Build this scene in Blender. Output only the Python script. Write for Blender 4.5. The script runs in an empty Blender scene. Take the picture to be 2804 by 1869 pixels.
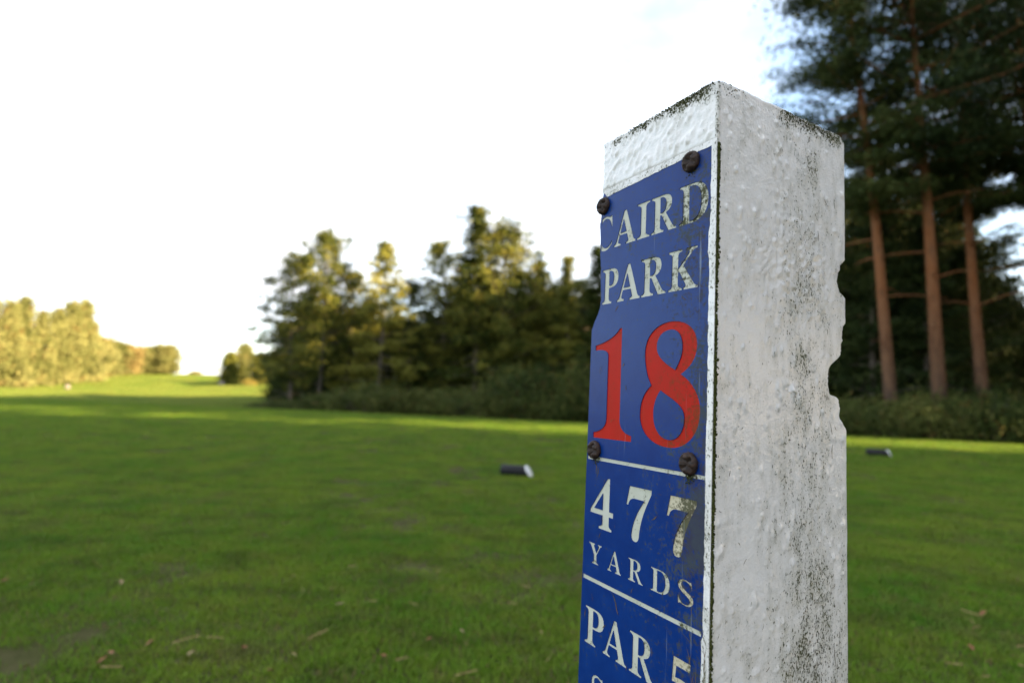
import bpy, bmesh, math, random
import numpy as np
from mathutils import Matrix, Vector

# ------------------------------------------------------------------ camera, sky, sun, exposure
scene = bpy.context.scene
COL = scene.collection
R = math.radians
CAM_H = 0.75
PITCH, ROLL = R(5.15), R(1.3)
FWD = Vector((0, math.cos(PITCH), math.sin(PITCH)))
R0 = Vector((1, 0, 0)); U0 = Vector((0, -math.sin(PITCH), math.cos(PITCH)))
CX = R0 * math.cos(ROLL) + U0 * math.sin(ROLL)
CY = -R0 * math.sin(ROLL) + U0 * math.cos(ROLL)
CAM_P = Vector((0, 0, CAM_H))
camd = bpy.data.cameras.new('camera')
cam = bpy.data.objects.new('camera', camd); COL.objects.link(cam)
cam.matrix_world = Matrix(((CX.x, CY.x, -FWD.x, CAM_P.x), (CX.y, CY.y, -FWD.y, CAM_P.y),
                           (CX.z, CY.z, -FWD.z, CAM_P.z), (0, 0, 0, 1)))
camd.sensor_width = 36.0; camd.lens = 1521.5 / 2804 * 36.0
camd.clip_start = 0.02; camd.clip_end = 5000
camd.dof.use_dof = True; camd.dof.focus_distance = 0.345; camd.dof.aperture_fstop = 5.6
camd.dof.aperture_blades = 0
scene.camera = cam

SUN_EL = R(17.0)
SUN_H = Vector((0.95, -0.31, 0)).normalized()        # horizontal direction towards the sun
SUN_D = Vector((SUN_H.x * math.cos(SUN_EL), SUN_H.y * math.cos(SUN_EL), math.sin(SUN_EL)))
sund = bpy.data.lights.new('sun', 'SUN'); sund.energy = 5.0; sund.angle = R(0.53); sund.color = (1.0, 0.76, 0.44)
sun = bpy.data.objects.new('sun', sund); COL.objects.link(sun)
sun.rotation_euler = SUN_D.to_track_quat('Z', 'Y').to_euler(); sun.location = (30, -15, 20)

world = bpy.data.worlds.new('World'); scene.world = world; world.use_nodes = True
wn, wl_ = world.node_tree.nodes, world.node_tree.links
wn.clear()
wout = wn.new('ShaderNodeOutputWorld'); wbg = wn.new('ShaderNodeBackground'); wbg.inputs[1].default_value = 0.1
sky = wn.new('ShaderNodeTexSky'); sky.sky_type = 'NISHITA'; sky.sun_disc = False
sky.sun_elevation = SUN_EL; sky.sun_rotation = math.atan2(SUN_H.x, SUN_H.y); sky.air_density = 1.0; sky.dust_density = 0.6
wtc = wn.new('ShaderNodeTexCoord'); wmp = wn.new('ShaderNodeMapping'); wmp.inputs['Scale'].default_value = (1.0, 1.0, 2.2)
wmp.inputs['Location'].default_value = (0.35, 0.1, 0.0)
wnz = wn.new('ShaderNodeTexNoise'); wnz.inputs['Scale'].default_value = 1.7; wnz.inputs['Detail'].default_value = 7; wnz.inputs['Roughness'].default_value = 0.55
wrp = wn.new('ShaderNodeMapRange'); wrp.inputs[1].default_value = 0.34; wrp.inputs[2].default_value = 0.60; wrp.inputs[3].default_value = 0.1; wrp.inputs[4].default_value = 1.0
wmx = wn.new('ShaderNodeMix'); wmx.data_type = 'RGBA'; wmx.inputs['B'].default_value = (3.05, 3.13, 3.25, 1)
wl_.new(wtc.outputs['Generated'], wmp.inputs['Vector']); wl_.new(wmp.outputs[0], wnz.inputs['Vector'])
wl_.new(wnz.outputs[0], wrp.inputs[0]); wl_.new(wrp.outputs[0], wmx.inputs['Factor'])
wl_.new(sky.outputs[0], wmx.inputs['A']); wl_.new(wmx.outputs['Result'], wbg.inputs[0]); wl_.new(wbg.outputs[0], wout.inputs[0])

scene.view_settings.view_transform = 'Standard'; scene.view_settings.look = 'None'
scene.view_settings.gamma = 1.0; scene.view_settings.use_curve_mapping = False
scene.view_settings.exposure = 2.58
scene.render.engine = 'CYCLES'
scene.cycles.use_denoising = True
scene.cycles.max_bounces = 6; scene.cycles.diffuse_bounces = 3; scene.cycles.transparent_max_bounces = 6
scene.cycles.sample_clamp_indirect = 6.0

# ------------------------------------------------------------------ helpers
def link(o, parent=None):
    COL.objects.link(o)
    if parent is not None: o.parent = parent
    return o

ORD = ['first', 'second', 'third', 'fourth', 'fifth', 'sixth', 'seventh', 'eighth', 'ninth', 'tenth', 'eleventh', 'twelfth', 'thirteenth', 'fourteenth', 'fifteenth', 'sixteenth', 'seventeenth', 'eighteenth', 'nineteenth', 'twentieth', 'twenty-first', 'twenty-second', 'twenty-third']
def number_labels(group, text):
    """things of a group that only their place tells apart: counted from the left of the picture"""
    os_ = [o for o in COL.objects if o.get('group') == group]
    os_.sort(key=lambda o: o.location.x / max(o.location.y, 0.1))
    for k, o in enumerate(os_): o['label'] = text % (ORD[k] if k < len(os_) - 1 else 'last')

def tag(o, label=None, cat=None, group=None, kind=None):
    if label: o['label'] = label
    if cat: o['category'] = cat
    if group: o['group'] = group
    if kind: o['kind'] = kind
    return o

def mesh_np(name, verts, faces, mat=None, smooth=False):
    """verts (N,3), faces (M,k) all the same size k."""
    me = bpy.data.meshes.new(name)
    verts = np.asarray(verts, np.float32); faces = np.asarray(faces, np.int32)
    m, k = faces.shape
    me.vertices.add(len(verts)); me.vertices.foreach_set('co', verts.ravel())
    me.loops.add(m * k); me.loops.foreach_set('vertex_index', faces.ravel())
    me.polygons.add(m); me.polygons.foreach_set('loop_start', np.arange(0, m * k, k, dtype=np.int32))
    if smooth: me.polygons.foreach_set('use_smooth', np.ones(m, bool))
    me.update(calc_edges=True)
    if mat: me.materials.append(mat)
    return me

def obj(name, me, parent=None):
    return link(bpy.data.objects.new(name, me), parent)

def empty(name, loc=(0, 0, 0), rz=0.0):
    o = bpy.data.objects.new(name, None); o.empty_display_size = 0.2
    o.location = loc; o.rotation_euler = (0, 0, rz); COL.objects.link(o); return o

def copy_tree(o, parent=None):
    c = o.copy(); COL.objects.link(c)
    if parent is not None: c.parent = parent
    for ch in list(o.children): copy_tree(ch, c)
    return c

def vnoise(p, seed=0):
    """3-D value noise, p (N,3) -> (N,) in 0..1"""
    p = np.asarray(p, np.float64); i = np.floor(p).astype(np.int64); f = p - i; f = f * f * (3 - 2 * f)
    def h(a):
        n = (a[:, 0] * 73856093) ^ (a[:, 1] * 19349663) ^ (a[:, 2] * 83492791) ^ (seed * 2654435761)
        n = (n ^ (n >> 13)) * 1274126177; n = n ^ (n >> 16)
        return (n & 0xFFFF) / 65535.0
    r = 0
    for dx in (0, 1):
        for dy in (0, 1):
            for dz in (0, 1):
                w = (f[:, 0] if dx else 1 - f[:, 0]) * (f[:, 1] if dy else 1 - f[:, 1]) * (f[:, 2] if dz else 1 - f[:, 2])
                r = r + w * h(i + np.array([dx, dy, dz]))
    return r

def fbm(p, oct=4, seed=0):
    p = np.asarray(p, np.float64); a, s, t = 1.0, 0, 0
    for k in range(oct):
        s = s + a * vnoise(p * 2 ** k + 17.3 * k, seed + k); t += a; a *= 0.5
    return s / t

def sstep(a, b, x):
    t = np.clip((np.asarray(x, float) - a) / (b - a), 0, 1); return t * t * (3 - 2 * t)

# ---- node helper
class NT:
    def __init__(s, name):
        s.m = bpy.data.materials.new(name); s.m.use_nodes = True
        s.n, s.l = s.m.node_tree.nodes, s.m.node_tree.links
        s.b = s.n['Principled BSDF']; s.out = s.n['Material Output']
        s.tc = s.n.new('ShaderNodeTexCoord')
    def noise(s, scale, detail=4, rough=0.5, stretch=None, coord='Object', vec=None, dist=0.0):
        t = s.n.new('ShaderNodeTexNoise'); t.inputs['Scale'].default_value = scale
        t.inputs['Detail'].default_value = detail; t.inputs['Roughness'].default_value = rough; t.inputs['Distortion'].default_value = dist
        v = vec if vec is not None else s.tc.outputs[coord]
        if stretch:
            mp = s.n.new('ShaderNodeMapping'); mp.inputs['Scale'].default_value = stretch; s.l.new(v, mp.inputs['Vector']); v = mp.outputs[0]
        s.l.new(v, t.inputs['Vector']); return t.outputs[0]
    def vor(s, scale, coord='Object', stretch=None):
        t = s.n.new('ShaderNodeTexVoronoi'); t.inputs['Scale'].default_value = scale
        v = s.tc.outputs[coord]
        if stretch:
            mp = s.n.new('ShaderNodeMapping'); mp.inputs['Scale'].default_value = stretch; s.l.new(v, mp.inputs['Vector']); v = mp.outputs[0]
        s.l.new(v, t.inputs['Vector']); return t.outputs['Distance']
    def rng(s, v, a, b, c=0.0, d=1.0, smooth=False):
        t = s.n.new('ShaderNodeMapRange'); t.clamp = True
        if smooth: t.interpolation_type = 'SMOOTHSTEP'
        for k, x in zip((1, 2, 3, 4), (a, b, c, d)): t.inputs[k].default_value = x
        s.l.new(v, t.inputs[0]); return t.outputs[0]
    def math(s, op, a, b=None):
        t = s.n.new('ShaderNodeMath'); t.operation = op
        for k, x in enumerate((a, b)):
            if x is None: continue
            if isinstance(x, (int, float)): t.inputs[k].default_value = x
            else: s.l.new(x, t.inputs[k])
        return t.outputs[0]
    def mix(s, f, a, b):
        t = s.n.new('ShaderNodeMix'); t.data_type = 'RGBA'
        if isinstance(f, (int, float)): t.inputs['Factor'].default_value = f
        else: s.l.new(f, t.inputs['Factor'])
        for k, x in (('A', a), ('B', b)):
            if isinstance(x, tuple): t.inputs[k].default_value = (*x, 1)
            else: s.l.new(x, t.inputs[k])
        return t.outputs['Result']
    def attr(s, name):
        t = s.n.new('ShaderNodeAttribute'); t.attribute_name = name; return t.outputs['Fac']
    def bump(s, h, strength=0.3, dist=0.001, normal=None):
        t = s.n.new('ShaderNodeBump'); t.inputs['Strength'].default_value = strength; t.inputs['Distance'].default_value = dist
        s.l.new(h, t.inputs['Height'])
        if normal is not None: s.l.new(normal, t.inputs['Normal'])
        return t.outputs[0]
    def set(s, col=None, rough=None, normal=None, spec=None):
        for key, v in (('Base Color', col), ('Roughness', rough), ('Normal', normal), ('Specular IOR Level', spec)):
            if v is None: continue
            if isinstance(v, tuple): s.b.inputs[key].default_value = (*v, 1)
            elif isinstance(v, (int, float)): s.b.inputs[key].default_value = v
            else: s.l.new(v, s.b.inputs[key])
        return s.m

# ------------------------------------------------------------------ where the post stands
T_TOP = np.array([0.12229014, -0.15573288, 0.32907369])          # top of the near edge, camera frame (x right, y down, z forward)
RM = np.array([[-0.49354485, 0.86811018, -0.05289796], [0.06176524, 0.09565359, 0.99349658], [0.86752437, 0.48706786, -0.10082837]])
def c2w(v): return CX * v[0] - CY * v[1] + FWD * v[2]
PX, PY, PZ = c2w(-RM[:, 0]), c2w(RM[:, 1]), c2w(-RM[:, 2])      # across the name face, into the post, up
TOP_W = CAM_P + c2w(T_TOP)
WL, WR = 0.1129, 0.1300
LP = (TOP_W.z + 0.03) / PZ.z                                     # length of the post down to just under the turf
BASE = TOP_W - PX * WL - PZ * LP

# ------------------------------------------------------------------ materials
def leaf_material(name, dark, mid, light, scale=1.2, trans=0.25, accent=None, acc_at=0.7):
    t = NT(name)
    oi = t.n.new('ShaderNodeObjectInfo')
    geo = t.n.new('ShaderNodeNewGeometry')
    n1 = t.noise(scale, 3, 0.6); n2 = t.noise(scale * 7, 2, 0.5)
    f = t.math('ADD', t.math('MULTIPLY', n1, 0.6), t.math('MULTIPLY', n2, 0.4))
    f = t.math('ADD', f, t.math('MULTIPLY', t.math('SUBTRACT', oi.outputs['Random'], 0.5), 0.16))
    c = t.mix(t.rng(f, 0.36, 0.52), dark, mid); c = t.mix(t.rng(f, 0.46, 0.60), c, light)
    if accent:
        n3 = t.noise(scale * 1.7, 3, 0.6, stretch=(1.3, 0.9, 1.1), vec=None)
        c = t.mix(t.rng(n3, acc_at, acc_at + 0.08), c, accent)
    t.set(col=c, rough=0.7, spec=0.08)
    tr = t.n.new('ShaderNodeBsdfTranslucent'); t.l.new(c, tr.inputs['Color'])
    mx = t.n.new('ShaderNodeMixShader'); mx.inputs[0].default_value = trans
    t.l.new(t.b.outputs[0], mx.inputs[1]); t.l.new(tr.outputs[0], mx.inputs[2]); t.l.new(mx.outputs[0], t.out.inputs[0])
    return t.m

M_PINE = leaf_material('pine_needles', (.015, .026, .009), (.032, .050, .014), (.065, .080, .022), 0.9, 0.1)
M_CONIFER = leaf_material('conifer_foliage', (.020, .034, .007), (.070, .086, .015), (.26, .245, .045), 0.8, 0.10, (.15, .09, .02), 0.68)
M_BROAD = leaf_material('broadleaf_foliage', (.028, .044, .010), (.085, .10, .018), (.25, .23, .044), 0.8, 0.12, (.17, .10, .02), 0.64)
M_LARCH = leaf_material('autumn_larch_foliage', (.11, .122, .036), (.20, .203, .07), (.30, .285, .11), 0.5, 0.25, (.20, .125, .045), 0.60)  # autumn gold, made paler so the colour stands in for distance haze
M_RUST = leaf_material('autumn_rust_foliage', (.15, .11, .04), (.22, .155, .06), (.27, .21, .08), 0.6, 0.25)
M_BRAMBLE = leaf_material('bramble_leaves', (.026, .042, .011), (.058, .080, .020), (.115, .125, .034), 2.2, 0.22, (.12, .06, .025), 0.60)
M_FARG = leaf_material('far_green_foliage', (.09, .10, .03), (.15, .16, .05), (.21, .20, .07), 0.5, 0.2)  # haze over the far trees is put into these paler greens
M_YBUSH = leaf_material('yellow_bush_leaves', (.18, .15, .03), (.28, .22, .05), (.36, .28, .07), 1.2, 0.25)

def bark_material(name, low, high, hz, fleck=(.20, .12, .07)):
    t = NT(name)
    sep = t.n.new('ShaderNodeSeparateXYZ'); t.l.new(t.tc.outputs['Object'], sep.inputs[0])
    n = t.noise(7, 5, 0.65, stretch=(1, 1, 0.3)); v = t.vor(9, stretch=(1, 1, 0.3))
    zf = t.rng(t.math('ADD', sep.outputs[2], t.math('MULTIPLY', t.math('SUBTRACT', n, 0.5), 2.5)), hz - 1.5, hz + 1.5)
    c = t.mix(zf, low, high)
    c = t.mix(t.rng(v, 0.05, 0.35, 0.6, 0.0), c, (.02, .014, .01)); c = t.mix(t.rng(n, 0.35, 0.65, 0.0, 0.45), c, fleck)
    return t.set(col=c, rough=0.9, normal=t.bump(v, 0.8, 0.02), spec=0.15)
M_BARK = bark_material('scots_pine_bark', (.050, .036, .028), (.21, .078, .028), 2.4)
M_BARK2 = bark_material('grey_bark', (.11, .092, .075), (.10, .08, .06), 4.0, (.15, .125, .10))

def turf_ground():
    t = NT('turf_ground')
    geo = t.n.new('ShaderNodeNewGeometry'); pos = geo.outputs['Position']
    big = t.noise(0.22, 4, 0.6, vec=pos); med = t.noise(1.7, 4, 0.6, vec=pos); fine = t.noise(16, 5, 0.7, vec=pos); str_ = t.noise(60, 3, 0.6, vec=pos)
    tee = t.attr('tee')
    c_t = t.mix(t.rng(med, 0.35, 0.65), (.075, .078, .028), (.105, .090, .050))
    c_f = t.mix(t.rng(big, 0.35, 0.65), (.12, .19, .028), (.19, .22, .04))
    c = t.mix(tee, c_f, c_t)
    c = t.mix(t.rng(fine, 0.42, 0.72, 0.0, 0.5), c, (.030, .045, .010))
    c = t.mix(t.math('MULTIPLY', t.rng(fine, 0.62, 0.75, 0.0, 0.6), tee), c, (.035, .028, .016))
    h = t.math('ADD', t.math('MULTIPLY', fine, 0.6), t.math('MULTIPLY', str_, 0.4))
    return t.set(col=c, rough=1.0, spec=0.0, normal=t.bump(h, 0.9, 0.05))
M_TURF = turf_ground()

def grass_blade():
    t = NT('grass_blade')
    geo = t.n.new('ShaderNodeNewGeometry'); pos = geo.outputs['Position']; oi = t.n.new('ShaderNodeObjectInfo')
    n = t.noise(1.6, 4, 0.6, vec=pos); n2 = t.noise(9, 3, 0.6, vec=pos); var = t.attr('dry')
    c = t.mix(t.rng(n, 0.34, 0.62), (.090, .250, .012), (.215, .330, .022))
    c = t.mix(t.rng(n2, 0.4, 0.68, 0.0, 0.55), c, (.215, .225, .035))
    c = t.mix(t.math('MULTIPLY', oi.outputs['Random'], 0.45), c, (.046, .135, .009))
    n3 = t.noise(4.5, 4, 0.68, vec=pos, stretch=(0.7, 1.2, 1)); c = t.mix(t.rng(n3, 0.48, 0.70, 0.0, 0.65), c, (.040, .075, .010))
    n4 = t.noise(2.2, 4, 0.6, vec=pos); c = t.mix(t.rng(n4, 0.56, 0.70, 0.0, 0.5), c, (.15, .15, .05))
    sp = t.n.new('ShaderNodeSeparateXYZ'); t.l.new(pos, sp.inputs[0])
    sd = t.math('SUBTRACT', t.math('ADD', t.math('MULTIPLY', sp.outputs[0], 0.398), t.math('MULTIPLY', sp.outputs[1], 0.917)), 13.0)
    fair = t.mix(t.rng(t.noise(0.25, 3, 0.6, vec=pos), 0.35, 0.65), (.13, .20, .030), (.21, .24, .045))
    c = t.mix(t.rng(sd, 0.2, 1.6), c, fair)
    c = t.mix(var, c, (.24, .17, .07))
    t.set(col=c, rough=0.6, spec=0.15)
    tr = t.n.new('ShaderNodeBsdfTranslucent'); t.l.new(c, tr.inputs['Color'])
    mx = t.n.new('ShaderNodeMixShader'); mx.inputs[0].default_value = 0.38
    t.l.new(t.b.outputs[0], mx.inputs[1]); t.l.new(tr.outputs[0], mx.inputs[2]); t.l.new(mx.outputs[0], t.out.inputs[0])
    return t.m
M_GRASS = grass_blade()

def post_paint():
    t = NT('weathered_white_paint')
    bias = t.attr('moss')
    spk = t.noise(720, 4, 0.65, stretch=(1, 1, 0.7)); spk2 = t.noise(1300, 2, 0.5, stretch=(1, 1, 0.7))
    patch = t.noise(45, 5, 0.66, stretch=(1, 1, 0.8)); streak = t.noise(150, 4, 0.6, stretch=(1, 1, 0.3))
    grime = t.math('ADD', t.math('MULTIPLY', patch, 0.55), t.math('MULTIPLY', streak, 0.45))
    f = t.math('ADD', t.math('ADD', t.math('MULTIPLY', spk, 0.75), t.math('MULTIPLY', spk2, 0.25)), t.math('MULTIPLY', t.math('SUBTRACT', grime, 0.5), 0.50))
    f = t.math('ADD', f, t.math('MULTIPLY', bias, 0.30))
    moss = t.rng(f, 0.645, 0.725)
    base = t.mix(t.rng(patch, 0.3, 0.7), (.86, .845, .835), (.81, .79, .775))
    base = t.mix(t.rng(t.math('ADD', grime, t.math('MULTIPLY', bias, 0.35)), 0.52, 0.86, 0.0, 0.7), base, (.36, .35, .26))
    col = t.mix(moss, base, t.mix(t.rng(patch, 0.4, 0.62), (.055, .050, .030), (.075, .080, .026)))
    raw = t.attr('raw'); wood = t.mix(t.noise(300, 4, 0.6, stretch=(1, 1, 0.08)), (.10, .085, .065), (.30, .27, .22))
    col = t.mix(raw, col, wood)
    lump = t.noise(170, 3, 0.55); fine = t.noise(480, 3, 0.6)
    b1 = t.bump(lump, 0.36, 0.0011); b2 = t.bump(t.math('ADD', fine, t.math('MULTIPLY', moss, 0.6)), 0.5, 0.0006, b1)
    rough = t.math('ADD', t.math('MULTIPLY', moss, 0.6), 0.15)
    rough = t.math('MAXIMUM', rough, t.math('MULTIPLY', raw, 0.85))
    return t.set(col=col, rough=rough, normal=b2, spec=0.5)
M_PAINT = post_paint()

def plate_mat(name, base, alt, dirt_amt=0.6, rough=0.32, spec=0.3):
    t = NT(name)
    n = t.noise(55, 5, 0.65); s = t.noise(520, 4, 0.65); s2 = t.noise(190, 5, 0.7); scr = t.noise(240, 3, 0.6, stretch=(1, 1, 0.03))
    c = t.mix(t.rng(n, 0.35, 0.65), base, alt)
    sep = t.n.new('ShaderNodeSeparateXYZ'); t.l.new(t.tc.outputs['Object'], sep.inputs[0])
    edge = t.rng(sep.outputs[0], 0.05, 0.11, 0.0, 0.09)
    d = t.math('ADD', t.math('ADD', t.math('MULTIPLY', s, 0.5), t.math('MULTIPLY', s2, 0.5)), t.math('MULTIPLY', t.math('SUBTRACT', n, 0.5), 0.35))
    d = t.math('ADD', d, edge)
    def zone(x0, w0, rx, rw):
        a = t.math('DIVIDE', t.math('SUBTRACT', sep.outputs[0], x0), rx); b = t.math('DIVIDE', t.math('SUBTRACT', sep.outputs[2], LP - w0), rw)
        return t.math('POWER', 2.718, t.math('MULTIPLY', t.math('ADD', t.math('MULTIPLY', a, a), t.math('MULTIPLY', b, b)), -1.0))
    d = t.math('ADD', d, t.math('MULTIPLY', zone(0.101, 0.266, 0.014, 0.026), 0.145))
    d = t.math('ADD', d, t.math('MULTIPLY', zone(0.104, 0.205, 0.010, 0.05), 0.06))
    d = t.math('ADD', d, t.math('MULTIPLY', zone(0.030, 0.080, 0.035, 0.03), 0.045))
    d = t.math('ADD', d, t.math('MULTIPLY', zone(0.096, 0.090, 0.016, 0.04), 0.06))
    dm = t.rng(d, 0.57, 0.67, 0.0, dirt_amt)
    c = t.mix(dm, c, t.mix(t.rng(n, 0.4, 0.6), (.045, .036, .022), (.055, .062, .022)))
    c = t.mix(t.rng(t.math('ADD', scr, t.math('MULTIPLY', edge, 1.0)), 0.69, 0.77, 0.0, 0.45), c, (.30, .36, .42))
    r = t.math('ADD', t.math('MULTIPLY', dm, 0.5), rough)
    return t.set(col=c, rough=r, normal=t.bump(t.math('ADD', t.math('MULTIPLY', s, 0.4), n), 0.12, 0.0006), spec=spec)
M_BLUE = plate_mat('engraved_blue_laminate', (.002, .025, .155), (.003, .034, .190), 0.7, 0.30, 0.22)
M_LETTER = plate_mat('engraved_cream_core', (.55, .56, .49), (.47, .48, .39), 0.95, 0.6, 0.2)
M_STAIN = plate_mat('stained_cream_core', (.50, .44, .30), (.60, .56, .42), 0.9, 0.6)
M_RED = plate_mat('engraved_red_fill', (.44, .012, .004), (.38, .016, .006), 0.5, 0.5, 0.12)

def simple(name, c1, c2, scale, rough=0.7, bs=0.4, bd=0.002, spec=0.4, metallic=0.0):
    t = NT(name); n = t.noise(scale, 5, 0.6)
    t.b.inputs['Metallic'].default_value = metallic
    return t.set(col=t.mix(t.rng(n, 0.35, 0.65), c1, c2), rough=rough, normal=t.bump(n, bs, bd), spec=spec)
M_SCREW = simple('rusted_screw_steel', (.014, .009, .008), (.050, .024, .014), 420, 0.62, 0.8, 0.0007)
M_MOSS = simple('green_moss', (.030, .034, .012), (.075, .085, .022), 500, 0.95, 0.3, 0.0004, 0.1)
M_CLIP = simple('dry_grass_clipping', (.09, .085, .03), (.14, .08, .04), 200, 0.8, 0.1, 0.0003, 0.2)
M_BLACK = simple('black_painted_timber', (.010, .010, .011), (.018, .018, .020), 40, 0.6, 0.4, 0.003, 0.2)
M_WHITE = simple('white_painted_end', (.72, .73, .74), (.80, .80, .80), 30, 0.45, 0.3, 0.002)
M_STONE = simple('pale_stone', (.15, .125, .11), (.20, .17, .15), 6, 0.8, 0.6, 0.02)
M_DEADLEAF = simple('brown_dead_leaf', (.16, .055, .02), (.26, .12, .04), 60, 0.7, 0.3, 0.002)
M_PALELEAF = simple('straw_dead_leaf', (.20, .14, .06), (.28, .20, .10), 60, 0.7, 0.3, 0.002)

# ------------------------------------------------------------------ terrain
TN = np.array([0.398, 0.917]); TS = 13.0          # edge of the tee: TN.p = TS
def ground_z(x, y):
    x = np.asarray(x, float); y = np.asarray(y, float)
    s = TN[0] * x + TN[1] * y - TS
    z = -0.25 * sstep(0.0, 3.5, s)
    left = 1 - sstep(-0.35, 0.35, x / np.maximum(np.abs(y), 1.0))
    z = z + (2.75 * left + 0.55 * (1 - left)) * sstep(45, 118, y) - 3.0 * sstep(135, 330, np.hypot(x, y))
    p = np.stack([x * 0.12, y * 0.12, 0 * x], -1).reshape(-1, 3)
    und = (fbm(p, 3, 5).reshape(x.shape) - 0.5) * 0.5
    return z + und * sstep(1.0, 12.0, s) * (1 + 1.2 * sstep(25, 60, y))

def build_ground():
    a = np.linspace(-1, 1, 261); g = np.sign(a) * (np.abs(a) * 22 + 500 * np.abs(a) ** 4.5)
    X, Y = np.meshgrid(g, g); Z = ground_z(X, Y)
    v = np.stack([X, Y, Z], -1).reshape(-1, 3); n = len(a)
    i = np.arange(n * n).reshape(n, n)
    f = np.stack([i[:-1, :-1], i[:-1, 1:], i[1:, 1:], i[1:, :-1]], -1).reshape(-1, 4)
    me = mesh_np('ground', v, f, M_TURF, True)
    s = TN[0] * v[:, 0] + TN[1] * v[:, 1] - TS
    at = me.attributes.new('tee', 'FLOAT', 'POINT'); at.data.foreach_set('value', (1 - sstep(-0.3, 0.8, s)).astype(np.float32))
    o = obj('ground', me); tag(o, 'rolling golf course turf of tee and fairway', None, None, 'structure')
build_ground()

# ------------------------------------------------------------------ grass (one mass, instanced tufts)
def build_grass():
    rng = np.random.default_rng(3)
    V, F, D, K = [], [], [], []
    nv = 0
    NVAR = 4
    for k in range(NVAR):
        nb = 150
        for b in range(nb):
            x, y = rng.uniform(-0.075, 0.075, 2); a = rng.uniform(0, 2 * math.pi); h = rng.uniform(0.009, 0.020) * (1.25 if rng.random() < 0.06 else 1)
            w = rng.uniform(0.0011, 0.0020); lean = rng.uniform(0.2, 1.1) * h; d = np.array([math.cos(a), math.sin(a), 0]); t = np.array([-d[1], d[0], 0])
            p0 = np.array([x, y, -0.002]); p1 = p0 + d * lean * 0.35 + np.array([0, 0, h * 0.6]); p2 = p0 + d * lean + np.array([0, 0, h])
            V += [p0 - t * w, p0 + t * w, p1 - t * w * 0.8, p1 + t * w * 0.8, p2]
            F += [(nv, nv + 1, nv + 3), (nv, nv + 3, nv + 2), (nv + 2, nv + 3, nv + 4)]
            dry = 1.0 if rng.random() < 0.05 else (rng.random() * 0.14)
            D += [dry] * 5; K += [k] * 5; nv += 5
    # points: dense near the viewer, thinning with distance, only inside the view
    P = []
    def fill(y0, y1, step, sc):
        ys = np.arange(y0, y1, step)
        for y in ys:
            xs = np.arange(-1.05 * y - 0.4, 1.05 * y + 0.4, step)
            px = xs + rng.uniform(-.5, .5, len(xs)) * step; py = y + rng.uniform(-.5, .5, len(xs)) * step
            P.append(np.stack([px, py, np.full(len(xs), sc)], -1))
    fill(0.55, 3.0, 0.065, 1.0); fill(3.0, 6.5, 0.085, 1.05); fill(6.5, 24.0, 0.20, 1.9)
    P = np.concatenate(P); s = TN[0] * P[:, 0] + TN[1] * P[:, 1] - TS; P = P[s < 0.6]
    Q = []; y = 13.0
    while y < 128:                                            # longer turf of the fairway
        st = 0.30 + 0.0065 * y; xs = np.arange(-1.02 * y, (-0.05 if y > 30 else 1.0) * y, st)
        Q.append(np.stack([xs + rng.uniform(-.5, .5, len(xs)) * st, y + rng.uniform(-.5, .5, len(xs)) * st, np.full(len(xs), 2.6 + 0.035 * y)], -1)); y += st
    Q = np.concatenate(Q); s = TN[0] * Q[:, 0] + TN[1] * Q[:, 1] - TS; Q = Q[s > 0.3]
    # worn patches without grass
    q = np.stack([P[:, 0] * 2.3, P[:, 1] * 1.6, 0 * P[:, 0]], -1); w = fbm(q, 3, 9); q2 = np.stack([P[:, 0] * 7, P[:, 1] * 7, 0 * P[:, 0]], -1)
    w = 0.65 * w + 0.35 * fbm(q2, 2, 21)
    P = P[(w < 0.635) | (rng.random(len(P)) < 0.25)]
    P = np.concatenate([P, Q])
    z = ground_z(P[:, 0], P[:, 1]); npt = len(P)
    hgt = 0.75 + 0.6 * fbm(np.stack([P[:, 0] * 3, P[:, 1] * 3, 0 * P[:, 0]], -1), 2, 4)
    me = bpy.data.meshes.new('grass')
    V = np.array(V, np.float32); F = np.array(F, np.int32)
    allv = np.concatenate([V, np.stack([P[:, 0], P[:, 1], z], -1).astype(np.float32)])
    me.vertices.add(len(allv)); me.vertices.foreach_set('co', allv.ravel())
    me.loops.add(F.size); me.loops.foreach_set('vertex_index', F.ravel())
    me.polygons.add(len(F)); me.polygons.foreach_set('loop_start', np.arange(0, F.size, 3, dtype=np.int32)); me.update(calc_edges=True)
    me.materials.append(M_GRASS)
    def fa(name, val):
        a = me.attributes.new(name, 'FLOAT', 'POINT'); a.data.foreach_set('value', np.asarray(val, np.float32))
    fa('dry', np.concatenate([D, np.zeros(npt)]))
    fa('which', np.concatenate([K, np.full(npt, -1.0)]))
    fa('scl', np.concatenate([np.ones(len(V)), P[:, 2] * hgt]))
    fa('rot', np.concatenate([np.zeros(len(V)), rng.uniform(0, 6.283, npt)]))
    fa('pick', np.concatenate([np.zeros(len(V)), rng.integers(0, NVAR, npt)]))
    o = obj('grass', me); tag(o, 'short mown green grass covering the tee', 'grass', None, 'stuff')
    ng = bpy.data.node_groups.new('scatter_grass', 'GeometryNodeTree')
    ng.interface.new_socket('Geometry', in_out='INPUT', socket_type='NodeSocketGeometry'); ng.interface.new_socket('Geometry', in_out='OUTPUT', socket_type='NodeSocketGeometry')
    N, L = ng.nodes, ng.links
    gi = N.new('NodeGroupInput'); go = N.new('NodeGroupOutput')
    def attr(nm):
        a = N.new('GeometryNodeInputNamedAttribute'); a.data_type = 'FLOAT'; a.inputs['Name'].default_value = nm; return a.outputs[0]
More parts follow.
